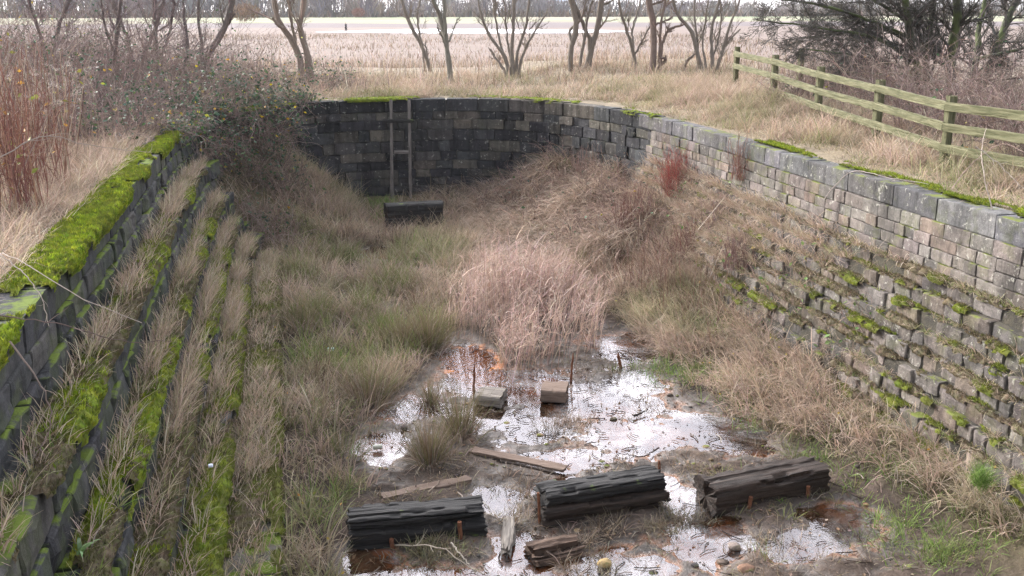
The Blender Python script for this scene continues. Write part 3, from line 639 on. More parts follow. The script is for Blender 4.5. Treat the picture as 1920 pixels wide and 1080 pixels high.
# ------------------------------------------------------------------ fence
fp = [(11.05, 12.2), (11.25, 15.2), (11.72, 18.0), (12.08, 21.0), (12.62, 24.3), (13.3, 28.0)]
tops = [None, (1785, 180), (1652, 150), (1540, 125), (1455, 103), (1383, 88)]
fe = thing('post_and_rail_fence', (11.72, 18, 3.3), 'green stained wooden post and rail fence along the right bank', 'fence')
PT = []
for i, (pxpy, q) in enumerate(zip(tops, fp)):
    if pxpy is None: p = np.array([11.45, 12.35, 4.60])
    else: p = at_y(*pxpy, q[1])
    PT.append(p); g = float(bank_z(p[0], p[1])); bar('post', fe, (p[0], p[1], g - .3), p, .15, .15, M_FENCE, 400 + i)
for i in range(len(PT) - 1):
    for k, dz in enumerate((.17, .52, .88)):
        a, b = PT[i] - [0.1, 0, dz], PT[i + 1] - [0.1, 0, dz + rng.normal(0, .015)]
        if i == 4 and k == 2: continue
        bar('rail', fe, a, b, .055, .155, M_FENCE, 420 + 5 * i + k)
p = PT[0]; bar('rail', fe, p - [.1, 0, .15], p + [.3, -2.5, -.2], .055, .155, M_FENCE, 460); bar('rail', fe, p - [.1, 0, .5], p + [.3, -2.5, -.55], .055, .155, M_FENCE, 461); bar('rail', fe, p - [.1, 0, .86], p + [.3, -2.5, -.9], .055, .155, M_FENCE, 462)
p = at_y(1508, 92, 28.5); mb = MB(); timber(mb, 1.5, .16, .16, 470, .006, nx=30, exp=10); o = mb.build('fence_post', M_FENCE, label='single grey fence post standing behind the rail fence', category='post'); o.rotation_euler = (0, -math.pi / 2, 0); o.location = (p[0], p[1], p[2] - .75)
# ------------------------------------------------------------------ grasses
STRAW = [(.44,.35,.255),(.39,.30,.225),(.48,.385,.30),(.33,.25,.185),(.41,.31,.265)]
PINK = [(.42,.31,.25),(.46,.35,.29),(.36,.26,.21),(.30,.21,.16),(.48,.39,.32)]
BROWN = [(.16,.11,.07),(.22,.155,.105),(.12,.085,.06),(.27,.20,.14)]
OLIVE = [(.14,.15,.055),(.18,.18,.07),(.11,.125,.045),(.22,.21,.10)]
GREEN = [(.12,.21,.04),(.16,.25,.06),(.09,.16,.035),(.20,.27,.08)]
GREYB = [(.24,.20,.165),(.30,.25,.21),(.19,.155,.125),(.36,.31,.26)]
def palette(mixw, n):
    names = list(mixw); w = np.array([mixw[k] for k in names], float); w /= w.sum(); idx = rng.choice(len(names), n, p=w)
    c = np.zeros((n, 3)); P_ = dict(s=STRAW, p=PINK, b=BROWN, o=OLIVE, g=GREEN, y=GREYB)
    for i, k in enumerate(names):
        m = idx == i; c[m] = pick(P_[k], m.sum(), .15)
    return c
def scatter(n, x0, x1, y0, y1, dens):
    """n candidate points kept with probability dens(x, y)"""
    x = rng.uniform(x0, x1, n); y = rng.uniform(y0, y1, n); k = rng.random(n) < dens(x, y); return x[k], y[k]
def put(mb, x, y, zf, L, mixw, lean=(0, .5), bend=(.3, 1.3), w=.008, az=None, azs=1.0, segs=3, tussock=0, tr=.08, dz=-.02, gk=.5, seed=77):
    """single blades, or tussocks of blades that spray out from each point"""
    if tussock:
        n = tussock; gx = np.repeat(x, n); gy = np.repeat(y, n); a = rng.uniform(0, 2 * np.pi, len(gx)); r = np.abs(rng.normal(0, tr, len(gx)))
        kc = rng.uniform(.6, 1.25, len(x)); Ls = np.repeat(kc, n) * L * rng.uniform(.45, 1.2, len(gx))
        gx = gx + r * np.sin(a); gy = gy + r * np.cos(a)
        A = a if az is None else np.where(rng.random(len(gx)) < .35, a, az + rng.normal(0, azs, len(gx)))
        ccol = palette(mixw, len(x)); c = np.repeat(ccol, n, 0) * .45 + palette(mixw, len(gx)) * .55
    else:
        gx, gy = x, y; Ls = L * rng.uniform(.5, 1.3, len(gx)); A = rng.uniform(0, 2 * np.pi, len(gx)) if az is None else az + rng.normal(0, azs, len(gx)); c = palette(mixw, len(gx))
    N = len(gx); root = np.stack([gx, gy, zf(gx, gy) + dz], 1); w = w * WK
    if gk and N:
        g1 = sstep(.02, .38, n2(gx, gy, .55, seed)) * gk * rng.uniform(.3, 1.2, N); g1 = np.clip(g1, 0, 1)[:, None]; c = c * (1 - g1) + palette(dict(o=3, g=2), N) * g1
        c = c * (1 + .38 * n2(gx, gy, .9, seed + 1))[:, None]; g2 = (sstep(.1, .4, n2(gx, gy, .7, seed + 2)) * .5)[:, None]; c = c * (1 - g2) + palette(dict(p=3, s=2), N) * g2
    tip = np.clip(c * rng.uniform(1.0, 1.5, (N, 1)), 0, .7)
    blades(mb, root, Ls, A, rng.uniform(*lean, N), rng.uniform(*bend, N), w * rng.uniform(.5, 1.6, N), c * .85, segs, tipcol=tip)  # roots darkened: damp dead bases, plus shade between blades put into the colour

WK = 1.55
wet = lambda x, y: floor_z(x, y) < .03
clump = lambda x, y, f, s, lo=-.25, hi=.25: sstep(lo, hi, n2(x, y, f, s))
# left half of the floor
def d_left(x, y):
    edge = np.interp(y, [8, 10.2, 12.3, 14.3, 16, 18, 22, 28], [.2, .25, .75, 1.15, 1.9, 2.9, 4.6, 5.2])
    return sstep(edge + .25, edge - .25, x + .25 * n2(x, y, 1.5, 51)) * (pool(x, y) < .42) * (.25 + .75 * clump(x, y, 1.1, 52))
mb = MB()
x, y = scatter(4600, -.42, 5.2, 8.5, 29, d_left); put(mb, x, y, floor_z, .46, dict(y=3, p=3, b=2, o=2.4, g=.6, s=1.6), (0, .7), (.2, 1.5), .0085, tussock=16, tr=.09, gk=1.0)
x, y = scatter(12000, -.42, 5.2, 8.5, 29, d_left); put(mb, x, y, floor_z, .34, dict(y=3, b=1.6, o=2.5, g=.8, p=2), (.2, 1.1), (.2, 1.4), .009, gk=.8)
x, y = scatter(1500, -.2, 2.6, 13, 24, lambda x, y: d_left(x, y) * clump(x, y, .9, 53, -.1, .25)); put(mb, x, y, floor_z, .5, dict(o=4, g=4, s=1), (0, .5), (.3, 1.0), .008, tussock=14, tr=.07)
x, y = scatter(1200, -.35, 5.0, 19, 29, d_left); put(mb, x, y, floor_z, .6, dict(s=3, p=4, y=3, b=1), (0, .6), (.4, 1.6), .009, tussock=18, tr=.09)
mb.build('marsh_grass', M_GRASS, label='tangled brown and olive grass on the left half of the dock floor', kind='stuff')
# right half of the floor, flopping down the bank
def d_right(x, y):
    edge = np.interp(y, [8, 9, 11, 12, 14, 16, 17.5, 20, 24, 30], [7.7, 7.5, 7.2, 6.8, 6.4, 6.3, 6.3, 5.4, 4.2, 3.9])
    return sstep(edge - .2, edge + .3, x + .2 * n2(x, y, 1.5, 55)) * (.3 + .7 * clump(x, y, .9, 56))
lowr = lambda x, y: d_right(x, y) * (x < 8.15 + .3 * n2(x, y, .8, 57) + .6 * sstep(15, 20, y))
mb = MB()
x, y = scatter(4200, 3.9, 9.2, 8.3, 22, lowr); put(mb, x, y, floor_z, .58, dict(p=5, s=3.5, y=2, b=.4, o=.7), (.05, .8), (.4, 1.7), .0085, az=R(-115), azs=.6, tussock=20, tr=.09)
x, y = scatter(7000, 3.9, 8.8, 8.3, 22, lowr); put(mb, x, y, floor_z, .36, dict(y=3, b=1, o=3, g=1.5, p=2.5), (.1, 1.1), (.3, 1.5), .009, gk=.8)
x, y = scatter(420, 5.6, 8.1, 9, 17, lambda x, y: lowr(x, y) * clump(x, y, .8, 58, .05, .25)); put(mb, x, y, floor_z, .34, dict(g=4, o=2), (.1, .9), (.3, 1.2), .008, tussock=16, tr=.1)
mb.build('bank_grass', M_GRASS, label='long pale straw grass flopping over the foot of the right bank', kind='stuff')
# far end of the floor and its two earth corners
mb = MB(); cond = lambda x, y: inside(x, y, -.12) * np.maximum(d_right(x, y), (y > 25.5) * .8) * (.3 + .7 * clump(x, y, .8, 59)) * ((y < 28.6) | (np.abs(x - 3) > .9))
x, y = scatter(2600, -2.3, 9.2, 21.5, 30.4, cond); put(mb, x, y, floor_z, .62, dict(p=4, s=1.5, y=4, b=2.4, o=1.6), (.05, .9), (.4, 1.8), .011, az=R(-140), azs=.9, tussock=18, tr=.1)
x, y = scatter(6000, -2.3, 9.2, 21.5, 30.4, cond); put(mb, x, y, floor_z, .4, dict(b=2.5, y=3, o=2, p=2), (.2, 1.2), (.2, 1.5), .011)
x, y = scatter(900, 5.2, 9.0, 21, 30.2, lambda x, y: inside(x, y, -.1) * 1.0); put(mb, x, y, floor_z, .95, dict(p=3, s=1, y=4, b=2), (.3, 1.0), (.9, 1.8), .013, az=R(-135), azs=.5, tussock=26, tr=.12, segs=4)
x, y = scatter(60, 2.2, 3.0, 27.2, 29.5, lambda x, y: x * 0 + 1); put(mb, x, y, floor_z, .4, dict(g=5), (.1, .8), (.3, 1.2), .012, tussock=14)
mb.build('corner_grass', M_GRASS, label='rough brown grass heaped in the corners below the end wall', kind='stuff')
# sedge tufts and litter in the wet middle
mb = MB(); cond = lambda x, y: (floor_z(x, y) > -.015) * (pool(x, y) < .62) * (.12 + .88 * clump(x, y, 1.7, 60, .0, .3)) * (inside(x, y, -1.5))
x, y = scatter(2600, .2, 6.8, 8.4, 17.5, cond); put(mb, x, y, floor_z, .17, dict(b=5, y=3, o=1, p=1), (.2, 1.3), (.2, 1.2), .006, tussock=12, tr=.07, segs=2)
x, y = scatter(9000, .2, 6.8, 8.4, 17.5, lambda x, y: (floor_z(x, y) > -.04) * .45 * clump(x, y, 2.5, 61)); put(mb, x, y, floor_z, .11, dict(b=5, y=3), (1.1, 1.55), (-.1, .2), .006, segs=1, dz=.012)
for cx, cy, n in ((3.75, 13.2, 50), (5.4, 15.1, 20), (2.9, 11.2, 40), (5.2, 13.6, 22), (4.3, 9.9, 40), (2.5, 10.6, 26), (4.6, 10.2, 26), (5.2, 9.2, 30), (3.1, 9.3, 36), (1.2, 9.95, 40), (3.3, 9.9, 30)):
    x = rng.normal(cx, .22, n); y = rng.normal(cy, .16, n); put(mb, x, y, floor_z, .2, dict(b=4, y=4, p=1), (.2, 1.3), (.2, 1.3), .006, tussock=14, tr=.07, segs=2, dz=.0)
mb.build('sedge_litter', M_GRASS, label='short dead sedge tufts and plant litter on the wet mud', kind='stuff')
mb = MB(); n = 5200; x = rng.uniform(-.3, 8, n); y = rng.uniform(8.2, 20, n); k = (floor_z(x, y) > -.05) & (rng.random(n) < .35 + .65 * clump(x, y, 1.4, 91)); x, y = x[k], y[k]
leaves(mb, np.stack([x, y, np.maximum(floor_z(x, y), 0) + .012], 1), rng.uniform(.025, .07, len(x)), pick([(.16,.10,.06),(.10,.07,.05),(.22,.15,.10),(.07,.05,.04),(.28,.21,.15)], len(x)), up=1.5)
m = 900; x = rng.uniform(.2, 7.4, m); y = rng.uniform(8.3, 17, m); z = np.maximum(floor_z(x, y), 0) + .012; a = rng.uniform(0, 6.28, m); L = rng.uniform(.06, .32, m)
P = np.stack([np.stack([x, y, z], 1), np.stack([x + L * .5 * np.sin(a), y + L * .5 * np.cos(a), z + .008], 1), np.stack([x + L * np.sin(a + .2), y + L * np.cos(a + .2), np.maximum(z, .012)], 1)], 1); tubes(mb, P, np.tile(rng.uniform(.003, .008, m)[:, None], (1, 3)), 3, pick([(.10,.07,.055),(.06,.045,.04),(.24,.19,.15)], m))
mb.build('plant_debris', M_LEAF, label='dead leaves and twigs scattered over the mud and water', kind='stuff')
mb = MB(); X0 = ST_V / np.linalg.norm(ST_V, axis=1, keepdims=True)
for _ in range(260):
    px_, py_ = rng.uniform(.4, 7.2), rng.uniform(8.4, 14.5); r = rng.uniform(.008, .03) * (1 + (rng.random() < .06))
    X = X0 * (1 + .3 * fbm(X0 * 1.7 + rng.uniform(0, 50), 5, 2))[:, None] * np.array([1.2, 1, .6]) * r; mb.add(X + [px_, py_, max(float(floor_z(px_, py_)), -.03) + r * .2], ST_F, pick([(.12,.09,.08),(.2,.16,.14),(.3,.2,.12),(.07,.06,.06)], 1)[0])
mb.build('gravel', M_STONE_R, smooth=True, label='small stones scattered over the muddy dock floor', kind='stuff')
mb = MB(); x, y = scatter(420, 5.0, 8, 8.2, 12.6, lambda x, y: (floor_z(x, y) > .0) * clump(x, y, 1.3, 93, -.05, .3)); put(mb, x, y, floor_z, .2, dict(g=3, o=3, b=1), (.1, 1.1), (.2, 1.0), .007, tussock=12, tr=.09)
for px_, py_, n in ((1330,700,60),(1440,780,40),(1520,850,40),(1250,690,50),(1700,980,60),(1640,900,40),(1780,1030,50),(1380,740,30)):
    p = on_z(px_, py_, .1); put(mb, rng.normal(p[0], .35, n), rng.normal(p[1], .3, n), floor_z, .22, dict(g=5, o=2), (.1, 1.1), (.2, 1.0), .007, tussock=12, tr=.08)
mb.build('fresh_grass', M_GRASS, label='fresh short green grass along the right edge of the mud', kind='stuff')
mb = MB(); x, y = scatter(700, -.3, 4.6, 10.5, 28, lambda x, y: d_left(x, y) * clump(x, y, .8, 94, .0, .3)); N = len(x) * 5; gx = np.repeat(x, 5) + rng.normal(0, .1, N); gy = np.repeat(y, 5) + rng.normal(0, .1, N)
blades(mb, np.stack([gx, gy, floor_z(gx, gy)], 1), rng.uniform(.4, .95, N), rng.uniform(0, 6.28, N), np.abs(rng.normal(0, .25, N)), rng.uniform(-.1, .5, N), .011, pick([(.11,.07,.05),(.16,.105,.08),(.08,.055,.045)], N), 2)
x, y = scatter(700, 5.6, 8.6, 15, 29, lambda x, y: d_right(x, y) * clump(x, y, .8, 95, .0, .3)); N = len(x) * 5; gx = np.repeat(x, 5) + rng.normal(0, .1, N); gy = np.repeat(y, 5) + rng.normal(0, .1, N)
blades(mb, np.stack([gx, gy, floor_z(gx, gy)], 1), rng.uniform(.4, 1.05, N), rng.uniform(0, 6.28, N), np.abs(rng.normal(0, .25, N)), rng.uniform(-.1, .5, N), .012, pick([(.15,.08,.065),(.2,.12,.10),(.11,.06,.05)], N), 2)
mb.build('dead_stalks', M_GRASS, label='dark brown dead stalks standing in the grass on both sides', kind='stuff')
# blades on the ledges of both sides
def on_path(n, s0, s1, d0, d1, z, dens):
    s = rng.uniform(s0, s1, n); d = rng.uniform(d0, d1, n); k = rng.random(n) < dens(s); P = at_path(s[k], d[k], z); return P
def ledge_grass(mb, n, s0, s1, d0, d1, z, L, mixw, lean, bend, w, az, azs, tus, dens, tr=.06, segs=3):
    P = on_path(n, s0, s1, d0, d1, z, dens); N = len(P)
    if N == 0: return
    Q = np.repeat(P, tus, 0); a = rng.uniform(0, 6.28, len(Q)); r = np.abs(rng.normal(0, tr, len(Q))); Q[:, 0] += r * np.sin(a) * .6; Q[:, 1] += r * np.cos(a)
    A = np.where(rng.random(len(Q)) < .75, a, az + rng.normal(0, azs, len(Q))); c = np.repeat(palette(mixw, N), tus, 0) * .4 + palette(mixw, len(Q)) * .6
    Ls = L * np.repeat(rng.uniform(.6, 1.2, N), tus) * rng.uniform(.4, 1.2, len(Q))
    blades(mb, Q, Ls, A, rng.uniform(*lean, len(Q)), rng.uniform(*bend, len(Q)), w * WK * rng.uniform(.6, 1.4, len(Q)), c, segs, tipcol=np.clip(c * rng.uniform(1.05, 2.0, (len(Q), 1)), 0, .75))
mb = MB()
for i, (z, di, do) in enumerate(LEDGE_L):
    far = lambda s, i=i: sstep(12.5, 18, s + i * .3) * .75 * (.08 + .92 * sstep(-.15, .3, n2(s, s * 0 + i * 7, 1.1, 62))) + .10
    ledge_grass(mb, (1700, 1800, 2000, 2000, 1800)[i], S_L0 + 2, S_L1 - .5, di - .02, do - .11, z, (.33, .36, .40, .38, .32)[i], dict(s=5, p=3, y=2.4, o=1.8, g=.5, b=.6), (0, .7), (.15, 1.2), .0068, R(100), 1.4, 8, far, .13)
    ledge_grass(mb, 160, S_L0 + 2, S_L1 - .5, di + .02, do, z, .22, dict(o=3, g=2, s=2), (.2, 1.1), (.3, 1.2), .007, R(90), .9, 9, lambda s: s * 0 + .6)
mb.build('ledge_grass', M_GRASS, label='straw coloured grass growing along the left hand ledges', kind='stuff')
mb = MB()
for k, (z, d) in enumerate(STEP_R):
    dens = lambda s, k=k: sstep(.05, .35, n2(s, s * 0 + k * 3.1, .9, 63)) * .8 + .05
    ledge_grass(mb, 520, S_R0 + 1, S_R1, d - .08, d + .04, z, .22, dict(s=3, p=3, o=2, g=2.2), (.2, 1.0), (.6, 1.7), .006, R(-100), .7, 14, dens)
    dens2 = lambda s, k=k: sstep(STOT - 16 - k * .9, STOT - 21 - k * .5, s) * (.4 + .12 * k)
    ledge_grass(mb, 1000, S_R0, S_R1, d - .08, d + .04, z, .44, dict(p=4, s=3, y=3, o=1), (.2, 1.0), (.6, 1.7), .008, R(-110), .8, 16, dens2)
ledge_grass(mb, 420, S_R0, S_R1, .95, 1.38, .25, .42, dict(p=4, s=3, y=2, o=1, g=.5), (.2, 1.0), (.7, 1.8), .007, R(-115), .6, 18, lambda s: s * 0 + .8)
mb.build('step_grass', M_GRASS, label='tufts of grass growing between the right hand stone steps', kind='stuff')
# tops of the banks
mb = MB(); lb = lambda x, y: (~inside(x, y, .62)) * (.35 + .65 * clump(x, y, .9, 64)) * (x < CX)
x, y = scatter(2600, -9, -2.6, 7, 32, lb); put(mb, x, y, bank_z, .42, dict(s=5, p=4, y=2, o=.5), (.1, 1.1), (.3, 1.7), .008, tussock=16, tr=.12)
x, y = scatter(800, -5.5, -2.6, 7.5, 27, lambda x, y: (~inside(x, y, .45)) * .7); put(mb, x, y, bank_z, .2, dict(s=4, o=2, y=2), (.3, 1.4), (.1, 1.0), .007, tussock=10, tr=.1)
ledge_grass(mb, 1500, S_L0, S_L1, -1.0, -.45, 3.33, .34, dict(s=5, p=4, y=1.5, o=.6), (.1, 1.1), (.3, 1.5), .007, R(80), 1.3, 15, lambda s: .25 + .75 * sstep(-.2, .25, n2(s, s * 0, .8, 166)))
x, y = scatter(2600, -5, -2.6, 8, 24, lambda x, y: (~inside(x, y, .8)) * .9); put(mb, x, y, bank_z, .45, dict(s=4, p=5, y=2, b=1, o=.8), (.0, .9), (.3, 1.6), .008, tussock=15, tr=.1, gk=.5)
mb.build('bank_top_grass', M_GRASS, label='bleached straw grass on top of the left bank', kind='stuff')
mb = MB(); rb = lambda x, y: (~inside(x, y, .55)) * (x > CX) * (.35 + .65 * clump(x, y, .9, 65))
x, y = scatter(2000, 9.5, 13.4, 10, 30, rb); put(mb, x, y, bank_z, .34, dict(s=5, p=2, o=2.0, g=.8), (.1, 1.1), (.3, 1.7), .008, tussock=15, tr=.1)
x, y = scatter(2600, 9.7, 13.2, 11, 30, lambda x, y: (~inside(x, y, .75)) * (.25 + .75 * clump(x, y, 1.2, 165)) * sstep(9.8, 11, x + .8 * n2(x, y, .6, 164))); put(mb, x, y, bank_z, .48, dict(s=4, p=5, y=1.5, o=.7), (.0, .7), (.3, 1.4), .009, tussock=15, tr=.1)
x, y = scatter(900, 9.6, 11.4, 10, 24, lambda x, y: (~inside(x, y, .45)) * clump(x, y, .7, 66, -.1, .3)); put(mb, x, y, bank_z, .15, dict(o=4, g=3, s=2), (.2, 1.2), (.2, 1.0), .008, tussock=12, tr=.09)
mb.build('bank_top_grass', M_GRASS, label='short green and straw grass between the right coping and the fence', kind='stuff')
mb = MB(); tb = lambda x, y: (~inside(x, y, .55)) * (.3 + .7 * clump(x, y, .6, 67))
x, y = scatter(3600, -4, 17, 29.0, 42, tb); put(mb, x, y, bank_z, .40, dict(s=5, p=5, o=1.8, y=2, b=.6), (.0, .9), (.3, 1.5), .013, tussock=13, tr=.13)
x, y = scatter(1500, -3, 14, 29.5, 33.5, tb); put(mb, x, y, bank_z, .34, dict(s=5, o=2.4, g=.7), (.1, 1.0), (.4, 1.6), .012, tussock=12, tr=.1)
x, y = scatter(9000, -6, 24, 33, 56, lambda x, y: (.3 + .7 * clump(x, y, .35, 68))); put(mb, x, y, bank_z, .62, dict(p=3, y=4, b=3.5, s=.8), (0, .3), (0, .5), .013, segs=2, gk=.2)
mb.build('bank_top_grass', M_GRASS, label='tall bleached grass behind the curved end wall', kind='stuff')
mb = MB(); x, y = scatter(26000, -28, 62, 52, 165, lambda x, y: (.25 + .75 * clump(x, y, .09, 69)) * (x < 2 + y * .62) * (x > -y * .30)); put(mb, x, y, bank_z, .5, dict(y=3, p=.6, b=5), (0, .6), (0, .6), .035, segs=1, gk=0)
mb.build('field_stubble', M_GRASS, label='pinkish brown dead stems covering the wide field', kind='stuff')

# ------------------------------------------------------------------ reeds and rushes
mb = MB(); cond = lambda x, y: (np.hypot((x - 2.85) / .55, (y - 16.2) / 1.1) > 1) * sstep(1.3, .45, np.hypot((x - 4.12 - .25 * (y - 17.5)) / 1.4, (y - 18.1) / 2.6) + .5 * n2(x, y, .9, 72)) ** 1.3 * (.15 + .85 * sstep(-.3, .15, n2(x, y, 2.2, 73)))
x, y = scatter(11500, 1.6, 7.4, 15.0, 21.5, cond); N = len(x); L = rng.uniform(.65, 1.65, N) * (.98 + .45 * n2(x, y, 1.1, 74)) * (1.03 - .28 * np.clip(np.hypot((x - 4.3) / 1.6, (y - 18) / 2.6), 0, 1.6) ** 2)
fall = sstep(.1, .45, n2(x, y, .8, 75)); waz = 1.2 + 2.2 * n2(x, y, .5, 76)
root = np.stack([x, y, np.zeros(N) - .03], 1); az = np.where(rng.random(N) < .55, waz, rng.uniform(0, 6.28, N)); lean = np.abs(rng.normal(0, .13, N)) + fall * rng.uniform(0, .15, N); RC = [(.46,.325,.28),(.52,.395,.345),(.40,.28,.235),(.29,.20,.165),(.55,.435,.38),(.40,.30,.235)]; c = pick(RC, N)
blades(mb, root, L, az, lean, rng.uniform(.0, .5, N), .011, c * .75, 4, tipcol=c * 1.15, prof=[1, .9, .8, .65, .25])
for rep in range(4):
    h = rng.uniform(.3, 1.0, N) ** .7 * L; p = root + np.stack([np.sin(az) * np.sin(lean), np.cos(az) * np.sin(lean), np.cos(lean)], 1) * h[:, None]; k = rng.random(N) < .75; M = k.sum()
    blades(mb, p[k], rng.uniform(.12, .5, M), rng.normal(R(85), 1.4, M), rng.uniform(.2, 1.2, M), rng.uniform(.3, 1.6, M), rng.uniform(.007, .018, M), pick(RC, M) * rng.uniform(.7, 1.3, (M, 1)), 3, roll=.4)
k = rng.random(N) < .12; p = root + np.stack([np.sin(az) * np.sin(lean), np.cos(az) * np.sin(lean), np.cos(lean)], 1) * (L * .93)[:, None]
for rep in range(5): blades(mb, p[k], rng.uniform(.08, .2, k.sum()), az[k] + rng.normal(0, .5, k.sum()), lean[k] + rng.uniform(.1, .7, k.sum()), .8, .012, pick([(.36,.25,.22),(.42,.32,.28)], k.sum()), 2)
mb.build('reed_bed', M_GRASS, label='tall dense stand of pinkish dry reeds in the middle of the dock', kind='stuff')
def rush(px, py, n, L, spread, label, mixw=dict(o=4, b=2.5, y=1.2), lean=.55, z=0.0):
    p = on_z(px, py, .03); a = rng.uniform(0, 6.28, n); r = np.abs(rng.normal(0, spread, n)); root = np.stack([p[0] + r * np.sin(a), p[1] + r * np.cos(a), np.full(n, z)], 1)
    root[:, 2] = np.maximum(floor_z(root[:, 0], root[:, 1]), -.05) - .02
    mb = MB(); c = palette(mixw, n) * .8; ln = np.abs(rng.normal(0, lean * .6, n)) + r * .8
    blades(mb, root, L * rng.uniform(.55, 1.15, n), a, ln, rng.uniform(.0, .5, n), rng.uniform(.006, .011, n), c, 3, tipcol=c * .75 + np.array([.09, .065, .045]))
    m = n // 2; a = rng.uniform(0, 6.28, m); rt = np.stack([p[0] + spread * np.sin(a), p[1] + spread * np.cos(a), np.zeros(m)], 1); rt[:, 2] = np.maximum(floor_z(rt[:, 0], rt[:, 1]), -.04)
    blades(mb, rt, L * rng.uniform(.4, .8, m), a, rng.uniform(.5, 1.2, m), rng.uniform(.5, 1.6, m), .008, palette(dict(y=4, b=2, p=2), m), 3)
    o = mb.build('rush_clump', M_GRASS, label=label, category='rushes', group='rush clumps on the dock floor')
rush(805, 650, 520, .98, .20, 'big dark olive rush clump leaning beside the left edge of the reed bed')
rush(755, 655, 300, .85, .2, 'dark rush clump just left of the biggest rush clump')
rush(690, 590, 300, .62, .16, 'bright green rush clump left of the reed bed', dict(g=5, o=2))
rush(600, 600, 380, .62, .22, 'green and straw rush clump near the left kerb', dict(g=3, o=3, s=1))
rush(570, 620, 240, .6, .16, 'olive rush clump against the left kerb', dict(o=4, g=1, s=1))
rush(805, 865, 420, .72, .15, 'dark brown rush clump standing in the pool behind the planks', dict(o=3, b=4, y=2))
rush(862, 815, 380, .78, .15, 'thin rush clump in the pool just left of the grey timber stub', dict(o=4, b=3, y=1))
rush(805, 752, 200, .5, .10, 'small rush clump on the left edge of the orange water', dict(o=3, b=3, y=2))
rush(690, 760, 380, .75, .22, 'wide brown rush clump at the left edge of the pool', dict(o=2, b=4, y=3))
rush(1150, 692, 60, .2, .06, 'tiny green tuft on an islet in the far right pool', dict(g=3, o=3), 1.0)
rush(1030, 800, 120, .28, .2, 'low brown tuft in the water in front of the timber stubs', dict(b=4, y=2), 1.1)
rush(1080, 520, 300, .8, .3, 'olive rush clump behind the right side of the reed bed', dict(o=4, s=2, y=2))
rush(640, 850, 240, .5, .25, 'green tipped rush clump on the left bank of the pool', dict(o=3, g=2, y=3), 1.0)
rush(1640, 800, 200, .55, .2, 'spreading straw tussock at the foot of the right steps', dict(s=3, p=3, o=2), 1.2)
def tuft(px, py, n, L, label):
    p = on_z(px, py, .75); a = rng.uniform(0, 6.28, n); mb = MB(); blades(mb, np.tile(p, (n, 1)) + rng.normal(0, .05, (n, 3)), L * rng.uniform(.6, 1.2, n), a, rng.uniform(.1, .9, n), rng.uniform(.2, 1.0, n), .006, palette(dict(g=5), n), 3)
    mb.build('grass_tuft', M_GRASS, label=label, category='grass tuft')
tuft(1840, 905, 420, .26, 'bright green grass tuft between the lowest stones of the right steps')

# ------------------------------------------------------------------ woody growth
def curve_pts(p0, d0, L, K, wig, up=0.0, droop=0.0):
    """wandering paths: p0 (N,3), d0 (N,3) unit, L (N,)"""
    N = len(p0); P = np.zeros((N, K, 3)); P[:, 0] = p0; d = d0.copy(); st = (np.asarray(L) / (K - 1))[:, None]
    for k in range(1, K):
        d = d + rng.normal(0, wig, (N, 3)) + np.array([0, 0, up - droop * k / K]); d /= np.linalg.norm(d, axis=1, keepdims=True); P[:, k] = P[:, k - 1] + d * st
    return P
def sprout(P, rad, per, t0, t1, lenf, ang, K, wig, up, rf=.55, minr=.004, droop=0.0, lens=None):
    """side branches from a bundle of parent paths"""
    N, KP, _ = P.shape; M = N * per; par = np.repeat(np.arange(N), per); t = rng.uniform(t0, t1, M) * (KP - 1); i = np.minimum(t.astype(int), KP - 2); f = (t - i)[:, None]
    p0 = P[par, i] * (1 - f) + P[par, i + 1] * f; T = P[par, i + 1] - P[par, i]; T /= np.linalg.norm(T, axis=1, keepdims=True) + 1e-9
    v = rng.normal(size=(M, 3)); v -= (v * T).sum(1, keepdims=True) * T; v /= np.linalg.norm(v, axis=1, keepdims=True); a = (ang * rng.uniform(.6, 1.3, M))[:, None]
    d = T * np.cos(a) + v * np.sin(a); pl = np.linalg.norm(np.diff(P, axis=1), axis=2).sum(1)[par]
    L = lenf * pl * rng.uniform(.5, 1.2, M) * (1.15 - .6 * t / (KP - 1)); 
    if lens is not None: L = np.clip(L, *lens)
    r0 = np.maximum((rad[par, i] * (1 - f[:, 0]) + rad[par, i + 1] * f[:, 0]) * rf, minr)
    return curve_pts(p0, d, L, K, wig, up, droop), r0[:, None] * np.linspace(1, .35, K)[None]
def resample(P, n):
    P = np.asarray(P, float); s = np.concatenate([[0], np.cumsum(np.linalg.norm(np.diff(P[:, :3], axis=0), axis=1))]); q = np.linspace(0, s[-1], n)
    t = np.searchsorted(s, q, 'right').clip(1, len(s) - 1) - 1; f = ((q - s[t]) / (s[t + 1] - s[t] + 1e-9))[:, None]
    m0 = np.gradient(P, s, axis=0); h = (s[t + 1] - s[t])[:, None]
    return ((1 + 2 * f) * (1 - f) ** 2) * P[t] + f * (1 - f) ** 2 * h * m0[t] + (f * f * (3 - 2 * f)) * P[t + 1] + f * f * (f - 1) * h * m0[t + 1]
BARK = (.21,.18,.155); WS = .66
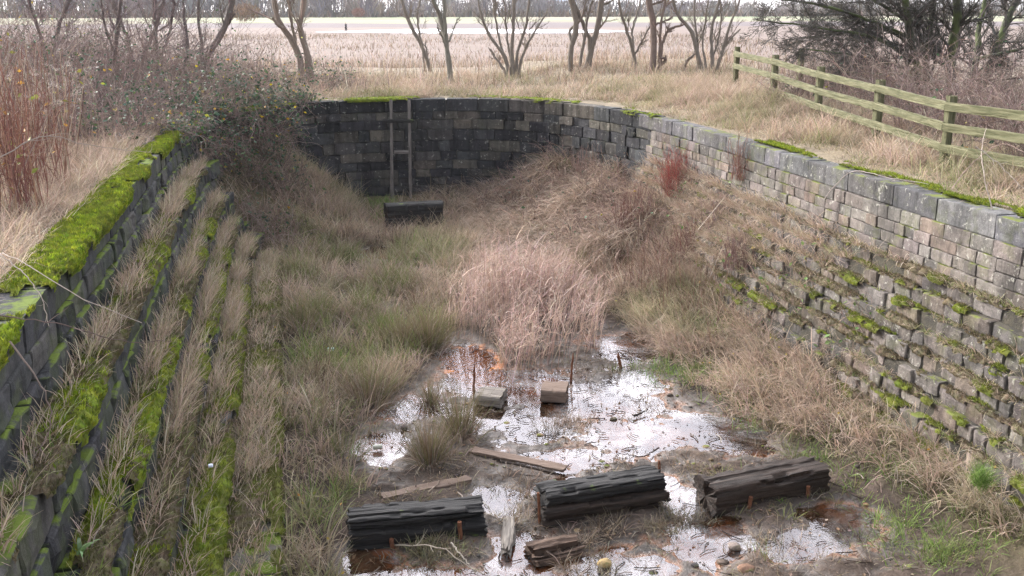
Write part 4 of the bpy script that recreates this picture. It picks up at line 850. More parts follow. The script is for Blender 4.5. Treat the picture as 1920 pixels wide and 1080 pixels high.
def tree(stems, y, label, bark=BARK, mat=M_BARK, twigs=(5, 5, 4), twl=(.25, .45), name='bare_tree', category='tree', up=.12, bump_=.10, ang=.75, group='bare trees behind the dock', droop=0.0, depth=.5, t0=.25, twcol=None):
    """stems: pixel polylines (px, py, half width px) traced at depth y; branches are grown from them"""
    stems = [[(a_, b_, c_ * WS) for a_, b_, c_ in s] for s in stems]; ps = []
    for st in stems:
        Q = []
        dy = rng.uniform(-depth, depth)
        for k, (px, py, w) in enumerate(st):
            p = at_y(px, py, y + dy * k / max(len(st) - 1, 1)); Q.append([*p, w * np.linalg.norm(p - [0, 0, CAMZ]) / FPX])
        ps.append(resample(Q, 16))
    ps = np.array(ps); b = ps[0, 0, :3].copy(); g = float(bank_z(b[0], b[1]))
    # roots reach the ground
    for q in ps:
        if abs(q[0, 2] - g) < 1.2 and q[0, 3] > .03: q[0, 2] = min(q[0, 2], g - .15)
    P = ps[:, :, :3]; r = ps[:, :, 3].clip(.008, 1)
    P[:, 1:-1] += rng.normal(0, .012, (len(P), 14, 3))
    r = r * (1 + bump_ * rng.normal(0, 1, r.shape))
    t = thing(name, (b[0], b[1], g), label, category, group); mb = MB(); tubes(mb, P, r, 8, bark); mb.build('trunk', mat, t, smooth=True)
    mb = MB(); tc = np.array(twcol if twcol is not None else bark)
    P1, r1 = sprout(P, r, twigs[0], t0, 1, .30, ang, 7, .16, up, .36, .007, droop); tubes(mb, P1, r1, 5, pick([tc], len(P1)))
    P2, r2 = sprout(P1, r1, twigs[1], .2, 1, .5, .7, 6, .2, up, .6, .006, droop); tubes(mb, P2, r2, 4, pick([tc * .95], len(P2)))
    P3, r3 = sprout(P2, r2, twigs[2], .2, 1, .55, .7, 5, .22, up, .7, .0045, droop); tubes(mb, P3, r3, 3, pick([tc * .9], len(P3)))
    mb.build('crown', M_TWIG, t)
    return t
tree([[(568,155,9),(562,110,8),(545,72,8),(526,45,7),(515,0,7),(506,-60,6),(495,-170,3)],[(584,158,11),(574,92,9),(562,50,8),(568,10,8),(574,-60,6),(590,-180,3)],[(560,105,3),(550,60,4),(543,20,4),(540,-30,3)],[(533,55,5),(520,45,5),(511,33,4)],[(575,95,3),(566,60,2.5),(556,30,2)]], 41, 'forked bare tree with two curving trunks and a broken stub, left of the timber frame', (.22,.175,.145), twigs=(7,6,5))
tree([[(372,150,11),(392,100,9),(420,55,8),(435,5,8),(446,-60,6),(462,-170,3)],[(372,140,5),(378,90,4),(372,30,4),(376,-50,3)],[(420,55,4),(432,38,3),(440,26,2)]], 38, 'bare tree leaning right at the edge of the bramble thicket', (.14,.115,.105), twigs=(9,7,5))
tree([[(808,132,6),(796,98,5),(772,52,5),(755,5,4.5),(742,-60,3.5),(735,-150,2)],[(795,95,3),(786,60,3),(783,30,2.5),(790,-10,2)],[(804,118,2.5),(800,100,2),(798,80,1.5)]], 44, 'thin grey tree leaning left beside the straight forked tree', twigs=(8,7,5))
tree([[(846,160,9),(840,105,8),(836,66,7.5),(825,30,7),(812,0,6),(800,-70,5),(785,-190,2.5)],[(836,66,5),(834,35,5),(833,0,4.5),(836,-80,3.5),(845,-180,2)],[(841,78,3),(848,62,2.5),(856,38,2)],[(836,90,3),(829,68,2.5),(820,52,2)]], 37, 'straight grey tree that forks near the top of the picture', (.19,.175,.145), twigs=(8,7,5))
st = [[(958,142,7),(945,105,5),(915,62,4),(900,20,3),(893,-30,2)],[(962,142,7),(960,90,5),(962,40,5),(966,-20,4),(972,-120,2)],[(968,142,6),(970,100,4.5),(985,50,4),(992,0,3),(1002,-80,2)],[(955,140,5),(942,95,3.5),(930,40,3),(928,-20,2)],[(970,140,5),(985,90,3.5),(1002,60,3),(1025,25,2)],[(950,138,4),(930,110,3.5),(918,92,2.5)],[(962,135,4),(952,80,3),(948,30,2.5),(944,-20,2)]]
tree(st, 40, 'many stemmed bare bush tree standing clear in the middle of the far bank', twigs=(10,7,5), t0=.3)
tree([[(1072,152,8),(1070,95,7.5),(1080,52,7.5),(1076,20,7),(1070,-5,7),(1064,-80,5),(1055,-190,3)],[(1092,150,10),(1110,90,9),(1121,45,8.5),(1128,0,8),(1140,-90,5),(1150,-190,3)],[(1084,148,4.5),(1090,105,4.5),(1097,65,4.5),(1100,40,4),(1112,0,3)],[(1108,80,6),(1092,42,5.5),(1076,5,5),(1060,-40,4)],[(1071,75,4),(1068,60,4),(1085,40,3.5),(1100,15,3)],[(1128,10,3),(1142,4,2.5),(1150,0,2)]], 39, 'twisted bare tree of several interlaced trunks behind the end wall', (.19,.16,.135), twigs=(7,7,5))
tree([[(1190,135,5.5),(1187,95,5),(1174,55,4),(1161,8,3.5),(1158,-60,2.5)],[(1189,95,3),(1186,55,3),(1196,20,2.5),(1205,-20,2)],[(1185,110,3),(1205,75,2.5),(1218,50,2)]], 38, 'small thin bare tree with a short broken top beside the thick trunk', twigs=(8,6,5))
tree([[(1221,145,10),(1226,80,9),(1225,45,9.5),(1217,8,9),(1210,-90,6),(1200,-190,3)],[(1236,132,5.5),(1238,80,4.5),(1240,40,4),(1247,5,3.5),(1252,-60,2.5)],[(1239,85,4),(1256,55,3.5),(1275,48,3),(1282,46,2)],[(1230,45,3),(1250,38,2.5),(1262,30,2)],[(1232,130,4),(1248,112,4),(1238,108,2)],[(1216,10,3.5),(1232,6,3),(1245,0,3)]], 36, 'bare tree with a thick straight reddish brown trunk near the fence', (.19,.14,.12), twigs=(7,7,5))
st = [[(1318,140,6.5),(1306,95,6),(1294,55,5.5),(1272,28,5),(1258,-20,3.5),(1250,-100,2)],[(1336,138,7),(1336,100,5.5),(1334,60,4.5),(1345,15,4),(1362,-60,2.5)],[(1342,135,5),(1356,92,4),(1368,50,3.5),(1385,5,3),(1400,-60,2)],[(1340,138,4),(1350,105,3.5),(1372,70,3),(1388,55,2)],[(1310,120,4),(1306,70,3.5),(1302,20,3),(1306,-40,2)],[(1325,130,4),(1318,85,3),(1322,40,2.5),(1330,-10,2)],[(1330,128,3.5),(1345,80,3),(1352,35,2.5),(1350,-10,2)],[(1283,130,3.5),(1290,112,3.5),(1301,103,2.5)]]
tree(st, 36, 'spreading bare bush tree of many slender stems just left of the fence', twigs=(11,7,5), t0=.2)
for a in (([[(215,120,5),(220,60,5),(226,0,4.5),(232,-80,3)],[(214,100,3),(198,50,3),(190,0,2.5)]], 34, 'slim dark tree rising from the left of the bramble thicket'),
          ([[(296,130,5),(292,70,4.5),(290,0,4.5),(284,-90,3)],[(300,110,4),(318,60,3.5),(326,0,3)]], 36, 'slim dark tree with two stems rising from the bramble thicket'),
          ([[(262,120,6),(285,70,5),(300,20,5),(318,-40,4)],[(250,120,5),(235,60,4),(215,10,3.5),(205,-40,2)]], 38, 'spreading dark tree at the back of the bramble thicket'),
          ([[(345,140,4),(350,80,4),(345,20,3.5),(340,-60,2)]], 35, 'single thin dark stem in front of the leaning tree'),
          ([[(100,120,6),(110,50,5),(130,0,4),(150,-70,3)],[(90,120,5),(70,50,4),(50,-10,3)]], 33, 'many twigged grey tree at the far left')):
    tree(a[0], a[1], a[2], (.13,.105,.10), twigs=(13,8,6), ang=.9, t0=.05, group='dark trees in the left thicket', twcol=(.19,.15,.15))
# hawthorn beyond the fence
hs = [[(1735,190,16),(1715,110,14),(1702,40,13),(1695,-50,10),(1690,-170,5)],[(1785,195,17),(1782,110,15),(1795,40,13),(1790,-60,10),(1800,-170,5)],[(1760,190,11),(1735,120,10),(1745,40,9),(1760,-60,7),(1770,-150,4)],[(1830,190,15),(1862,110,13),(1880,60,12),(1905,0,10),(1940,-90,6)],[(1815,180,10),(1830,120,9),(1835,60,8),(1850,-20,6),(1850,-130,3)],
      [(1720,120,7),(1650,75,6),(1560,55,4),(1480,45,3),(1420,38,1.5)],[(1708,70,7),(1620,35,5),(1540,10,4),(1450,-2,2)],[(1715,130,6),(1650,115,5),(1580,100,3.5),(1510,92,1.5)],[(1700,40,6),(1640,0,5),(1560,-30,4),(1470,-40,2)],[(1735,150,5),(1690,140,4),(1620,138,3),(1560,130,1.5)],[(1830,110,6),(1880,100,5),(1940,85,4),(2020,80,3)],[(1800,150,5),(1860,150,4.5),(1930,145,4),(2000,150,2)],[(1712,90,6),(1660,55,5),(1590,62,3.5),(1500,70,1.5)]]
hs = [[(a, b, c * .8) for a, b, c in s] for s in hs]
tree(hs, 25, 'dense dark hawthorn with mossy trunks and long level branches behind the fence', (.06,.06,.045), M_BARKM, (26,14,8), name='hawthorn_tree', up=.02, ang=.8, group=None, depth=1.8, t0=.12, droop=.02, twcol=(.085,.078,.07))

def thicket(name, x, y, zf, n, rad, H, label, col, leafn=0, leafcol=None, wig=.22, r0=.006, lean=.5, twig=2, category='bramble', group=None, K=8, upr=.0, droop=.25, lsize=.10, yl=.04):
    a = rng.uniform(0, 6.28, n); r = rad * np.sqrt(rng.random(n)); px, py = x + r * np.sin(a), y + r * np.cos(a); root = np.stack([px, py, zf(px, py) - .03], 1)
    az = rng.uniform(0, 6.28, n); th = np.abs(rng.normal(0, lean, n)); d = np.stack([np.sin(th) * np.sin(az), np.sin(th) * np.cos(az), np.cos(th)], 1)
    P = curve_pts(root, d, H * rng.uniform(.6, 1.35, n), K, wig, upr, droop); r_ = (r0 * rng.uniform(.7, 1.4, n))[:, None] * np.linspace(1, .45, K)[None]
    t = thing(name, (x, y, float(np.mean(zf(np.array([x]), np.array([y]))))), label, category, group); mb = MB(); tubes(mb, P, r_, 4, pick(col, n))
    if twig:
        P1, r1 = sprout(P, r_, twig, .25, 1, .32, .8, 5, .22, 0, .7, r0 * .45); tubes(mb, P1, r1, 3, pick(col, len(P1)))
    else: P1 = P
    mb.build('stems', M_TWIG, t)
    leafn = int(leafn * 2.6)
    if leafn:
        k = rng.integers(0, len(P1), leafn); j = rng.integers(1, P1.shape[1], leafn); c = pick(leafcol, leafn, .2); m = rng.random(leafn) < yl; c[m] = pick([(.55,.42,.03),(.5,.28,.03),(.42,.40,.05)], m.sum())
        mb = MB(); leaves(mb, P1[k, j] + rng.normal(0, .03, (leafn, 3)), lsize * rng.uniform(.6, 1.3, leafn), c); mb.build('leaves', M_LEAF, t)
    return t
BR = [(.20,.14,.13),(.26,.195,.17),(.15,.105,.10),(.32,.25,.22)]; DKG = [(.04,.085,.05),(.055,.11,.055),(.035,.07,.04),(.08,.14,.05),(.06,.10,.07)]
for x, y, n, r, H, lf, lab in ((-4.7,24.3,330,1.2,1.4,150,'bramble thicket with a few yellow leaves behind the mossy left coping'),(-6.2,26.5,380,1.5,2.0,200,'high bramble thicket at the left beneath the slim dark trees'),(-4.0,28.5,360,1.5,1.5,220,'leafy bramble thicket left of the leaning tree'),
      (-1.6,33.5,330,1.5,1.2,200,'green leafed bramble thicket around the foot of the leaning tree'),(1.0,36,300,1.6,1.1,160,'low bramble around the foot of the forked tree'),(-4.2,35.5,380,2.2,2.6,160,'tall tangled bramble thicket at the back of the left bank'),(-5.9,31,380,1.9,2.5,200,'bramble thicket between the slim dark trees and the leafy thicket'),(-7.8,32.5,340,1.8,2.8,80,'grey tangled thicket at the far left edge'),(-2.8,27.0,300,1.0,1.0,260,'bramble spilling over the far end of the left coping'),(-8.2,38,340,2.6,3.2,60,'tall grey thicket far behind the slim dark trees')):
    thicket('bramble_thicket', x, y, bank_z, n, r, H, lab, BR, lf, DKG, group='brambles on the left bank')
for x, y, n, r, H, lf, zt, lab in ((-2.5,23.6,200,.45,.55,160,3.3,'bramble sprawling over the left coping where the moss ends'),(-2.35,25.3,230,.5,.55,220,3.3,'bramble covering the top of the curving left coping'),(-1.75,27.4,250,.55,.6,260,3.3,'leafy bramble covering the coping at the left rear corner'),(-.7,29.4,220,.5,.55,240,3.3,'leafy bramble on the coping at the left end of the dark wall'),(-2.3,25.2,240,.55,.9,200,2.6,'bramble and ivy tumbling over the coping where the left wall begins to curve'),(-1.95,26.8,280,.6,1.0,320,2.5,'leafy bramble draped over the curving left coping'),(-.6,29.2,300,.7,1.1,380,2.4,'leafy bramble hanging down beside the dark end wall'),(.2,30.3,200,.6,.8,220,3.3,'green leafed bramble on the coping left of the timber ladder')):
    thicket('bramble_thicket', x, y, lambda x, y, zt=zt: np.maximum(floor_z(x, y), zt), n, r, H, lab, BR, lf, DKG, wig=.3, lean=.9, droop=.4, group='brambles on the left bank')
thicket('ivy_curtain', -1.2, 28.6, lambda x, y: np.asarray(floor_z(x, y)) + .4, 260, .9, 1.5, 'ivy and bramble hanging over the left end of the curved wall', BR, 420, DKG, wig=.3, droop=.5, category='ivy')
for x, y, n, r, H, lf, lab in ((-3.9,21.6,200,.8,1.0,60,'low bramble behind the left coping just short of the thicket'),(-3.5,23.2,240,.8,1.0,90,'bramble reaching over the far left coping'),(-5.2,21.5,240,.9,1.5,50,'brown bramble between the red stems and the thicket'),(-6.3,23.5,260,.9,2.0,30,'grey brown tangle behind the red stems'),(-7.0,27.5,300,1.4,2.6,20,'tall grey twiggy scrub at the left edge'),(-5.0,33.5,320,1.6,2.9,30,'tall grey twiggy scrub behind the leafy thickets'),(-2.2,37.5,300,1.8,2.3,20,'grey twiggy scrub to the left of the leaning tree')):
    thicket('bramble_thicket', x, y, bank_z, n, r, H, lab, BR, lf, DKG, group='brambles on the left bank')
for x, y, n, r, H, lab in ((8.3,24.2,240,.9,.9,'dark purple brown bramble under the curving right coping'),(7.3,26.2,260,1.1,.9,'purple brown bramble in the middle of the right corner slope'),(8.5,21.6,220,.8,.8,'brown twiggy bramble between the red shrubs and the right corner slope'),(6.2,28.3,200,.9,.7,'low dark bramble at the foot of the right corner by the end wall'),(7.2,23.0,220,.9,.8,'brown bramble sprawling down the right corner slope')):
    thicket('bramble_thicket', x, y, floor_z, n, r, H, lab, [(.16,.10,.09),(.22,.15,.13),(.12,.08,.075),(.28,.2,.17)], 16, DKG, group='brambles on the right corner slope', droop=.3, twig=3)
thicket('bramble_thicket', -.6, 27.4, floor_z, 320, 1.1, .95, 'dark bramble sprawling over the left corner of the dock below the curved wall', [(.14,.10,.09),(.20,.15,.13),(.10,.075,.07)], 160, DKG, group='brambles on the left bank', droop=.35)
thicket('bramble_thicket', -.6, 24.9, floor_z, 260, .9, .8, 'brown bramble on the far end of the left ledges', BR, 60, DKG, group='brambles on the left bank', droop=.35)
thicket('bramble_thicket', 7.6, 28.6, floor_z, 260, 1.2, .9, 'pinkish brown bramble in the right corner under the curved coping', [(.24,.16,.14),(.30,.22,.19)], 30, DKG, droop=.4)
for x, y, n, r, H, lf, lab in ((13.2,14.5,420,1.2,1.3,36,'bramble tangle behind the fence nearest the camera'),(13.9,18.3,480,1.4,1.3,24,'brown bramble tangle behind the middle of the fence'),(14.8,22,480,1.6,1.4,14,'brown bramble tangle under the hawthorn branches'),(16.5,26.5,420,1.9,1.5,8,'brown bramble tangle behind the far fence panels'),
      (17.5,21,400,2.2,1.7,8,'dense brown bramble around the hawthorn trunks'),(21,25,400,2.6,1.9,8,'dense brown bramble at the far right behind the hawthorn'),(12.1,12.4,120,.8,.9,30,'loose bramble canes hanging over the fence at the right edge'),(18.5,30,300,2.2,1.3,0,'brown scrub far behind the fence'),(12.9,23.5,260,.7,.7,10,'low bramble at the foot of the far fence posts')):
    thicket('bramble_thicket', x, y, bank_z, n, r, H * 1.15, lab, [(.20,.14,.125),(.26,.19,.16),(.15,.105,.10),(.30,.24,.21)], lf, DKG, group='brambles behind the fence', yl=.12)
RED = [(.20,.085,.065),(.24,.12,.09),(.15,.065,.055),(.30,.19,.14),(.36,.28,.22),(.20,.10,.08)]
for x, y, n, r, H, lab in ((-3.75,14.3,90,.5,1.7,'tall red stemmed shrub on the left bank nearest the camera'),(-4.0,16.4,100,.65,1.8,'tall red brown stemmed shrub behind the nearest red shrub'),(-4.7,19.2,110,.9,1.7,'red brown stemmed shrub in front of the left thicket')):
    thicket('red_stemmed_shrub', x, y, bank_z, n, r, H, lab, RED, 14, [(.4,.22,.05),(.2,.2,.05)], wig=.085, r0=.0065, lean=.16, twig=4, category='shrub', upr=.06, droop=.0, group='red stemmed shrubs on the left bank')
def surf(x, y):
    d = AE - np.abs(x - CX); fz = float(floor_z(x, y))
    if y < 27 and x > CX: return max(fz, float(np.interp(d, [0, .14, .15, 1.14, 1.39, 1.4], [3.36, 2.25, 2.2, .3, .25, 0])))
    return fz
def hit(px, py):
    d = ray(px, py)
    for s in np.arange(8, 45, .05):
        p = d * s; z = surf(p[0], p[1])
        if p[2] + CAMZ < z: return np.array([p[0], p[1], z])
def wz(x, y): return np.asarray(floor_z(x, y))
def step_z(x, y):
    x = np.asarray(x, float); y = np.asarray(y, float); d = AE - np.abs(x - CX)
    return np.maximum(wz(x, y), np.interp(d, [.1, .14 + .125 * 8, 1.4], [2.2, .37, .2]))
for px, py, zz, n, r, H, lab, col, tw in ((1266,366,1.6,150,.3,1.0,'bright red twiggy shrub growing from the right steps', [(.30,.07,.06),(.34,.10,.085),(.24,.06,.055),(.24,.14,.11)], 5),(1385,345,2.0,70,.22,.75,'small red brown shrub right of the bright red shrub', RED, 3),
     (1180,440,.7,110,.38,.95,'dark red brown dock stems at the foot of the right bank', [(.15,.07,.065),(.19,.10,.09)], 1),(1290,480,.85,100,.35,.85,'dark red dock stems in front of the right steps', [(.15,.07,.065),(.19,.10,.09)], 1),(1390,500,.9,90,.35,.65,'thin purple brown dock stems low on the right steps', [(.17,.09,.09),(.22,.14,.13)], 1),(1110,330,1.2,110,.5,.8,'pinkish brown dead stems in the right corner below the end wall', [(.24,.15,.13),(.3,.2,.17)], 2),(1340,420,1.5,70,.35,.7,'thin grey brown stems on the middle of the right steps', [(.24,.17,.15),(.3,.22,.2)], 2)):
    p = hit(px, py); thicket('red_stemmed_shrub', p[0], p[1], lambda x, y: np.maximum(floor_z(x, y), p[2] - .05), n, r, H, lab, col, 0, wig=.10, r0=.0055, lean=.4, twig=tw, category='shrub', upr=.05, droop=0, group='red stemmed plants on the right bank')
for x, y, n, r, H, lab in ((8.75,19.6,200,.6,.5,'straw and bramble matted over the far right steps below the small red shrub'),(8.6,17.6,200,.6,.5,'brown weed tangle on the right steps halfway along'),(8.35,15.8,170,.5,.45,'low brown weed tangle on the lower right steps'),(8.85,15.0,110,.4,.35,'thin weeds on the upper right steps'),(8.5,13.4,120,.4,.35,'thin straw weeds on the lower right steps near the camera'),(8.9,21.0,220,.6,.6,'brown bramble matted against the right wall at the bend')):
    thicket('weed_tangle', x, y, step_z, n, r, H, lab, [(.34,.26,.2),(.26,.19,.15),(.20,.14,.11),(.40,.32,.25)], 14, [(.12,.20,.06),(.16,.24,.08)], group='weeds on the right steps', droop=.35, lean=.8, wig=.25, r0=.004, twig=3, category='weeds')
# dead stalks with pale fluffy tops
mb = MB(); t = thing('willowherb_stand', (-4.2, 18, 3.4), 'dead willowherb stalks with pale fluffy tops beside the red stems', 'wild plant'); n = 46
root = np.stack([rng.normal(-4.2, .4, n), rng.normal(18.0, .9, n), np.full(n, 3.3)], 1); d = np.stack([rng.normal(0, .12, n), rng.normal(0, .12, n), np.ones(n)], 1); d /= np.linalg.norm(d, axis=1, keepdims=True)
P = curve_pts(root, d, rng.uniform(1.4, 2.1, n), 8, .05); tubes(mb, P, np.full((n, 8), .006), 4, pick([(.33,.26,.2)], n)); mb.build('stalks', M_TWIG, t)
mb = MB(); k = np.repeat(np.arange(n), 60); j = rng.integers(5, 8, len(k)); blades(mb, P[k, j] + rng.normal(0, .02, (len(k), 3)), rng.uniform(.06, .16, len(k)), rng.uniform(0, 6.28, len(k)), rng.uniform(.3, 1.6, len(k)), 1.2, .004, pick([(.55,.5,.46),(.48,.42,.38)], len(k)), 2); mb.build('seed_fluff', M_GRASS, t)
# arching dead canes, each its own thing
def cane(pts, r, label, col=(.30,.25,.22), name='dead_cane', twig=2):
    Q = resample(np.array([[*p, r] for p in pts]), 20)[None]; mb = MB(); P = Q[:, :, :3] + rng.normal(0, .006, (1, 20, 3)); rr = np.full((1, 20), r) * np.linspace(1, .4, 20)
    tubes(mb, P, rr, 5, col)
    if twig: P1, r1 = sprout(P, rr, twig * 3, .2, 1, .14, .8, 5, .15, 0, .6, r * .4); tubes(mb, P1, r1, 3, col)
    mb.build(name, M_TWIG, label=label, category='dead stem')
cane([on_z(-20,500,3.4)+[0,0,.0], at_y(60,500,9.0), at_y(150,560,8.6), at_y(265,605,8.3)], .007, 'thin grey cane arching over the left coping towards the ledges')
cane([at_y(-30,310,10.0), at_y(90,255,10.2), at_y(180,275,10.4), at_y(285,285,10.8)], .007, 'pale cane arching across the red stems at the left')
cane([at_y(-10,590,8.2), at_y(120,610,8.2), at_y(240,640,8.3), at_y(330,640,8.4)], .006, 'dark cane lying across the nearest ledges', (.14,.10,.09))
cane([at_y(20,640,7.8), at_y(75,720,7.9), at_y(95,790,8.0), at_y(60,880,8.0)], .008, 'curved brown cane hanging down the near left wall face', (.26,.2,.18))
cane([at_y(-10,470,9.0), at_y(60,530,8.6), at_y(85,580,8.4), at_y(90,610,8.3)], .006, 'short bent cane at the left edge of the moss')
cane([on_z(740,1022,.05), on_z(830,1030,.22), on_z(880,1062,.15), on_z(930,1090,.05)], .009, 'bare pale branch lying across the mud in front of the split keel block', (.38,.33,.27))
cane([on_z(845,1018,.3), on_z(872,1050,.2), on_z(900,1085,.05)], .011, 'thick pale stick crossing the bare branch in the front mud', (.42,.37,.31), twig=0)
cane([on_z(1545,372,2.9), on_z(1600,322,3.45), on_z(1660,332,3.45), on_z(1740,345,3.42)], .009, 'long grey cane lying over the right coping', (.36,.31,.29), twig=1)
cane([at_y(1860,392,11.5), at_y(1845,330,11.6), at_y(1840,285,11.8), at_y(1850,240,12.0)], .010, 'upright pale cane in front of the fence at the right edge', (.38,.32,.28))
cane([at_y(1785,355,12.2), at_y(1830,300,12.2), at_y(1880,270,12.0), at_y(1925,290,11.6)], .008, 'slanting bramble cane in front of the fence at the right edge', (.30,.22,.19))
cane([at_y(1830,275,11.8), at_y(1870,305,11.7), at_y(1905,340,11.5), at_y(1935,365,11.3)], .008, 'pale broken cane sloping down to the right edge', (.40,.34,.3))
cane([on_z(1235,840,.05), on_z(1200,856,.06), on_z(1160,850,.05)], .012, 'short dark stick lying on the grey film of the pool', (.06,.045,.04), twig=0)
cane([on_z(1190,780,.04), on_z(1215,768,.06)], .02, 'stubby dark stick at the right of the pool', (.05,.04,.035), twig=0)
cane([on_z(1310,430,1.9), on_z(1420,300,2.6), on_z(1330,520,1.2)], .006, 'thin straw coloured cane lying on the right steps', (.42,.36,.3), twig=0)
# hart's-tongue ferns on the right wall
for px, py, z, n, lab in ((1495,352,2.75,9,'green fern high on the right wall below the coping'),(1535,385,2.5,7,'green fern under the long cane on the right wall'),(1560,470,1.9,9,'pale green fern on the right steps'),(150,1040,1.9,6,'broad green leaved plant on the nearest left ledges')):
    p = on_z(px, py, z); mb = MB(); blades(mb, np.tile(p, (n, 1)) + rng.normal(0, .02, (n, 3)), rng.uniform(.14, .28, n), rng.uniform(0, 6.28, n), rng.uniform(.4, 1.0, n), rng.uniform(.6, 1.4, n), .045, pick([(.10,.20,.07),(.16,.26,.10)], n), 4, prof=[.5, 1, .95, .7, .1])
    mb.build('fern', M_LEAF, label=lab, category='fern')
# fallen leaves caught about the banks
mb = MB(); n = 260; x = rng.uniform(-2.2, 9, n); y = rng.uniform(9, 29, n); p = np.stack([x, y, floor_z(x, y) + rng.uniform(.05, .4, n)], 1); leaves(mb, p[(np.abs(x - 3.4) > 2.6)], .05, pick([(.5,.36,.05),(.45,.25,.06),(.35,.3,.06)], n)[np.abs(x - 3.4) > 2.6]); mb.build('fallen_leaves', M_LEAF, label='yellow and orange fallen leaves caught in the grass', kind='stuff')
# a little litter
def can(px, py, z, r, h, col, label, name):
    p = on_z(px, py, z); m, t, b = mat_new(name); b.inputs['Base Color'].default_value = (*col, 1); b.inputs['Roughness'].default_value = .4
    P = np.array([[[-h/2-.002,0,0],[-h/2,0,0],[-h/2+.006,0,0],[h/2-.006,0,0],[h/2,0,0],[h/2+.002,0,0]]]) + p; rr = np.array([[0.001, r*.8, r, r, r*.8, .001]]); mb = MB(); tubes(mb, P, rr, 14)
    mb.build(name, m, smooth=False, label=label, category='litter')
can(708, 838, .06, .034, .13, (.45, .45, .38), 'pale drink can lying in grass at the left edge of the pool', 'drink_can')
can(395, 873, 1.0, .022, .05, (.75, .78, .95), 'pale blue scrap of plastic caught on the left ledges', 'plastic_wrapper')
can(620, 655, .15, .035, .12, (.55, .7, .75), 'pale blue bottle in the grass near the left kerb', 'plastic_bottle')

# ------------------------------------------------------------------ far side of the field
def tl_h(x): return np.interp(x, [-200, 0, 60, 150, 190, 260, 420], [17, 15, 13, 12, 10, 8.5, 9])
mb = MB(); nt_ = 620; tx = rng.uniform(-190, 430, nt_); ty = rng.uniform(455, 545, nt_) + .05 * np.abs(tx); th_ = tl_h(tx) * rng.uniform(.55, 1.15, nt_); per = 46
k = np.repeat(np.arange(nt_), per); hh = th_[k]; up_ = rng.uniform(0, .75, len(k)) * hh
root = np.stack([tx[k] + rng.normal(0, 1, len(k)) * (1 + .25 * up_), ty[k] + rng.normal(0, 1.5, len(k)), 1.8 + up_], 1)
tc = pick([(.17,.15,.155),(.20,.175,.17),(.14,.13,.14),(.21,.17,.14)], nt_, .2)[k]
blades(mb, root, (hh - up_) * rng.uniform(.35, 1.0, len(k)), rng.uniform(0, 6.28, len(k)), np.abs(rng.normal(0, .45, len(k))), rng.uniform(0, .5, len(k)), rng.uniform(.15, .7, len(k)), tc, 2)
n = 9000; x = rng.uniform(-190, 430, n); y = rng.uniform(448, 520, n); blades(mb, np.stack([x, y, np.full(n, 1.7)], 1), rng.uniform(1.2, 4.5, n), rng.uniform(0, 6.28, n), rng.uniform(0, .6, n), .3, rng.uniform(.5, 1.6, n), pick([(.12,.09,.07),(.16,.115,.085),(.09,.08,.07)], n), 1)
mb.build('distant_wood', M_TWIG, label='hazy bare winter wood along the far side of the field', kind='stuff')
def far_bush(px, py, y, w, h, col, label):
    p = at_y(px, py, y); n = 900; mb = MB(); a = rng.normal(size=(n, 3)); a /= np.linalg.norm(a, axis=1, keepdims=True); q = a * rng.random(n)[:, None] ** .4 * np.array([w / 2, w / 2, h / 2]) + [p[0], p[1], 1.9 + h / 2]
    blades(mb, q, rng.uniform(.4, 1.3, n), rng.uniform(0, 6.28, n), rng.uniform(0, .8, n), .3, rng.uniform(.1, .35, n), pick([col], n, .2), 1); mb.build('round_bush', M_TWIG, label=label, category='bush')
far_bush(460, 25, 300, 9, 5.0, (.22,.14,.08), 'round brown bush at the far left side of the field')
far_bush(672, 24, 440, 6, 3.6, (.24,.11,.08), 'small reddish bush in front of the distant wood')
wb = thing('warehouse', (*at_y(1045, 10, 560)[:2], 1.8), 'long white building half hidden by the distant wood', 'building')
p = np.array(at_y(1045, 10, 560)); mw, tt, bb = mat_new('white_cladding'); bb.inputs['Base Color'].default_value = (.8, .82, .88, 1)
mr, tt, bb2 = mat_new('blue_grey_roof'); bb2.inputs['Base Color'].default_value = (.35, .42, .6, 1)
def boxv(x0, x1, y0, y1, z0, z1): return np.array([(x, y, z) for x in (x0, x1) for y in (y0, y1) for z in (z0, z1)]), np.array([[0,1,3,2],[4,6,7,5],[0,4,5,1],[2,3,7,6],[0,2,6,4],[1,5,7,3]])
mb = MB(); mb.add(*boxv(p[0]-13, p[0]+13, p[1], p[1]+18, 1.8, 9.5)); mb.build('wall', mw, wb)
mb = MB(); V = np.array([(p[0]+sx*13.5, p[1]+yy, z) for sx in (-1, 1) for yy, z in ((-.6, 9.4), (9, 12.2), (18.6, 9.4), (9, 11.9))]); mb.add(V, [[0,4,5,1],[1,5,6,2],[3,7,4,0],[2,6,7,3],[0,1,2,3],[4,7,6,5]]); mb.build('roof', mr, wb)
mb = MB(); mb.add(*boxv(p[0]-5, p[0]-1, p[1]-.08, p[1]+.02, 1.8, 5.8)); mb.build('door', mr, wb)

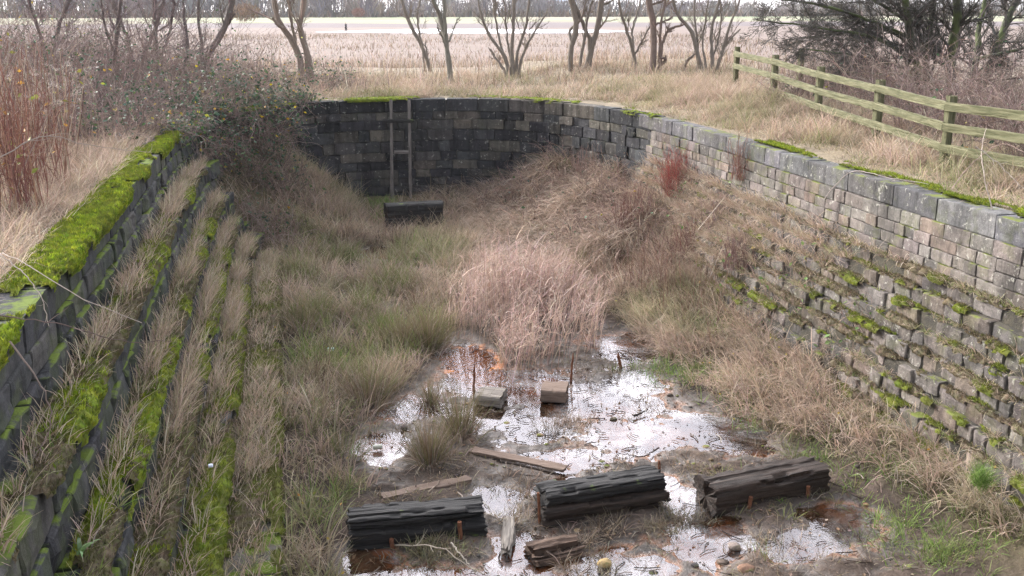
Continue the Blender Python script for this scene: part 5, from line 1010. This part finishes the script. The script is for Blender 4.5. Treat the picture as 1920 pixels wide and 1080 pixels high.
# ------------------------------------------------------------------ walker on the field
pp = on_z(649, 62, 1.9); H = 1.74
walker = thing('person', (pp[0], pp[1], 1.88), 'person in dark clothes walking beside the strip of water far out on the field', 'person')
def skin_mesh(name, pts, edges, rad, mat, root=0):
    me = bpy.data.meshes.new(name); me.from_pydata([tuple(q) for q in pts], edges, []); me.update(); me.materials.append(mat)
    o = link(name, me, walker, True); s = o.modifiers.new('skin', 'SKIN'); s.use_smooth_shade = True
    for i, v in enumerate(me.skin_vertices[0].data if me.skin_vertices else []): v.radius = (rad[i], rad[i])
    if me.skin_vertices: me.skin_vertices[0].data[root].use_root = True
    m = o.modifiers.new('sub', 'SUBSURF'); m.levels = 1; m.render_levels = 2; return o
def flat(name, c, r=.8): m, t, b = mat_new(name); b.inputs['Base Color'].default_value = (*c, 1); b.inputs['Roughness'].default_value = r; return m
J = [(0,0,.95),(0,0,1.15),(0,.01,1.38),(0,0,1.5),(0,-.01,1.58),(0,-.02,1.68),  # pelvis chest neck head
     (.19,0,1.42),(.25,.05,1.15),(.25,-.03,.92),(.25,-.06,.84),(-.19,0,1.42),(-.25,-.06,1.15),(-.24,-.18,.95),(-.24,-.22,.87),
     (.1,0,.9),(.1,-.12,.5),(.1,-.06,.08),(.1,-.2,.04),(-.1,0,.9),(-.1,.06,.5),(-.1,.24,.12),(-.1,.14,.04)]
E_ = [(0,1),(1,2),(2,3),(3,4),(4,5),(2,6),(6,7),(7,8),(8,9),(2,10),(10,11),(11,12),(12,13),(0,14),(14,15),(15,16),(16,17),(0,18),(18,19),(19,20),(20,21)]
RD = [.13,.14,.15,.06,.09,.09,.06,.045,.035,.035,.06,.045,.035,.035,.09,.06,.045,.04,.09,.06,.045,.04]
skin_mesh('body', J, E_, RD, flat('skin', (.45,.3,.24)))
ix = [0,1,2,6,7,8,10,11,12]; mp = {a: i for i, a in enumerate(ix)}
skin_mesh('jacket', [J[i] for i in ix], [(mp[a], mp[b]) for a, b in E_ if a in mp and b in mp], [RD[i] + .03 for i in ix], flat('dark_jacket', (.03,.035,.05)))
ix = [0,14,15,16,18,19,20]; mp = {a: i for i, a in enumerate(ix)}
skin_mesh('trousers', [J[i] for i in ix], [(mp[a], mp[b]) for a, b in E_ if a in mp and b in mp], [RD[i] + .022 for i in ix], flat('dark_trousers', (.03,.03,.035)))
skin_mesh('hair', [(0,.015,1.66),(0,.0,1.73)], [(0,1)], [.095,.075], flat('dark_hair', (.05,.035,.025)))
walker.rotation_euler = (0, 0, R(60))

# ------------------------------------------------------------------ hazy air
mz = bpy.data.materials.new('pale_haze'); mz.use_nodes = True; tz = mz.node_tree; tz.nodes.clear()
oz = tz.nodes.new('ShaderNodeOutputMaterial'); pv = tz.nodes.new('ShaderNodeVolumePrincipled'); pv.inputs['Color'].default_value = (.93, .93, .98, 1); pv.inputs['Density'].default_value = HAZE
tz.links.new(pv.outputs[0], oz.inputs['Volume'])
mb = MB(); mb.add(*boxv(-880, 880, -120, 880, -1.2, 24)); mb.build('haze', mz, kind='stuff', label='pale hazy air over the field')
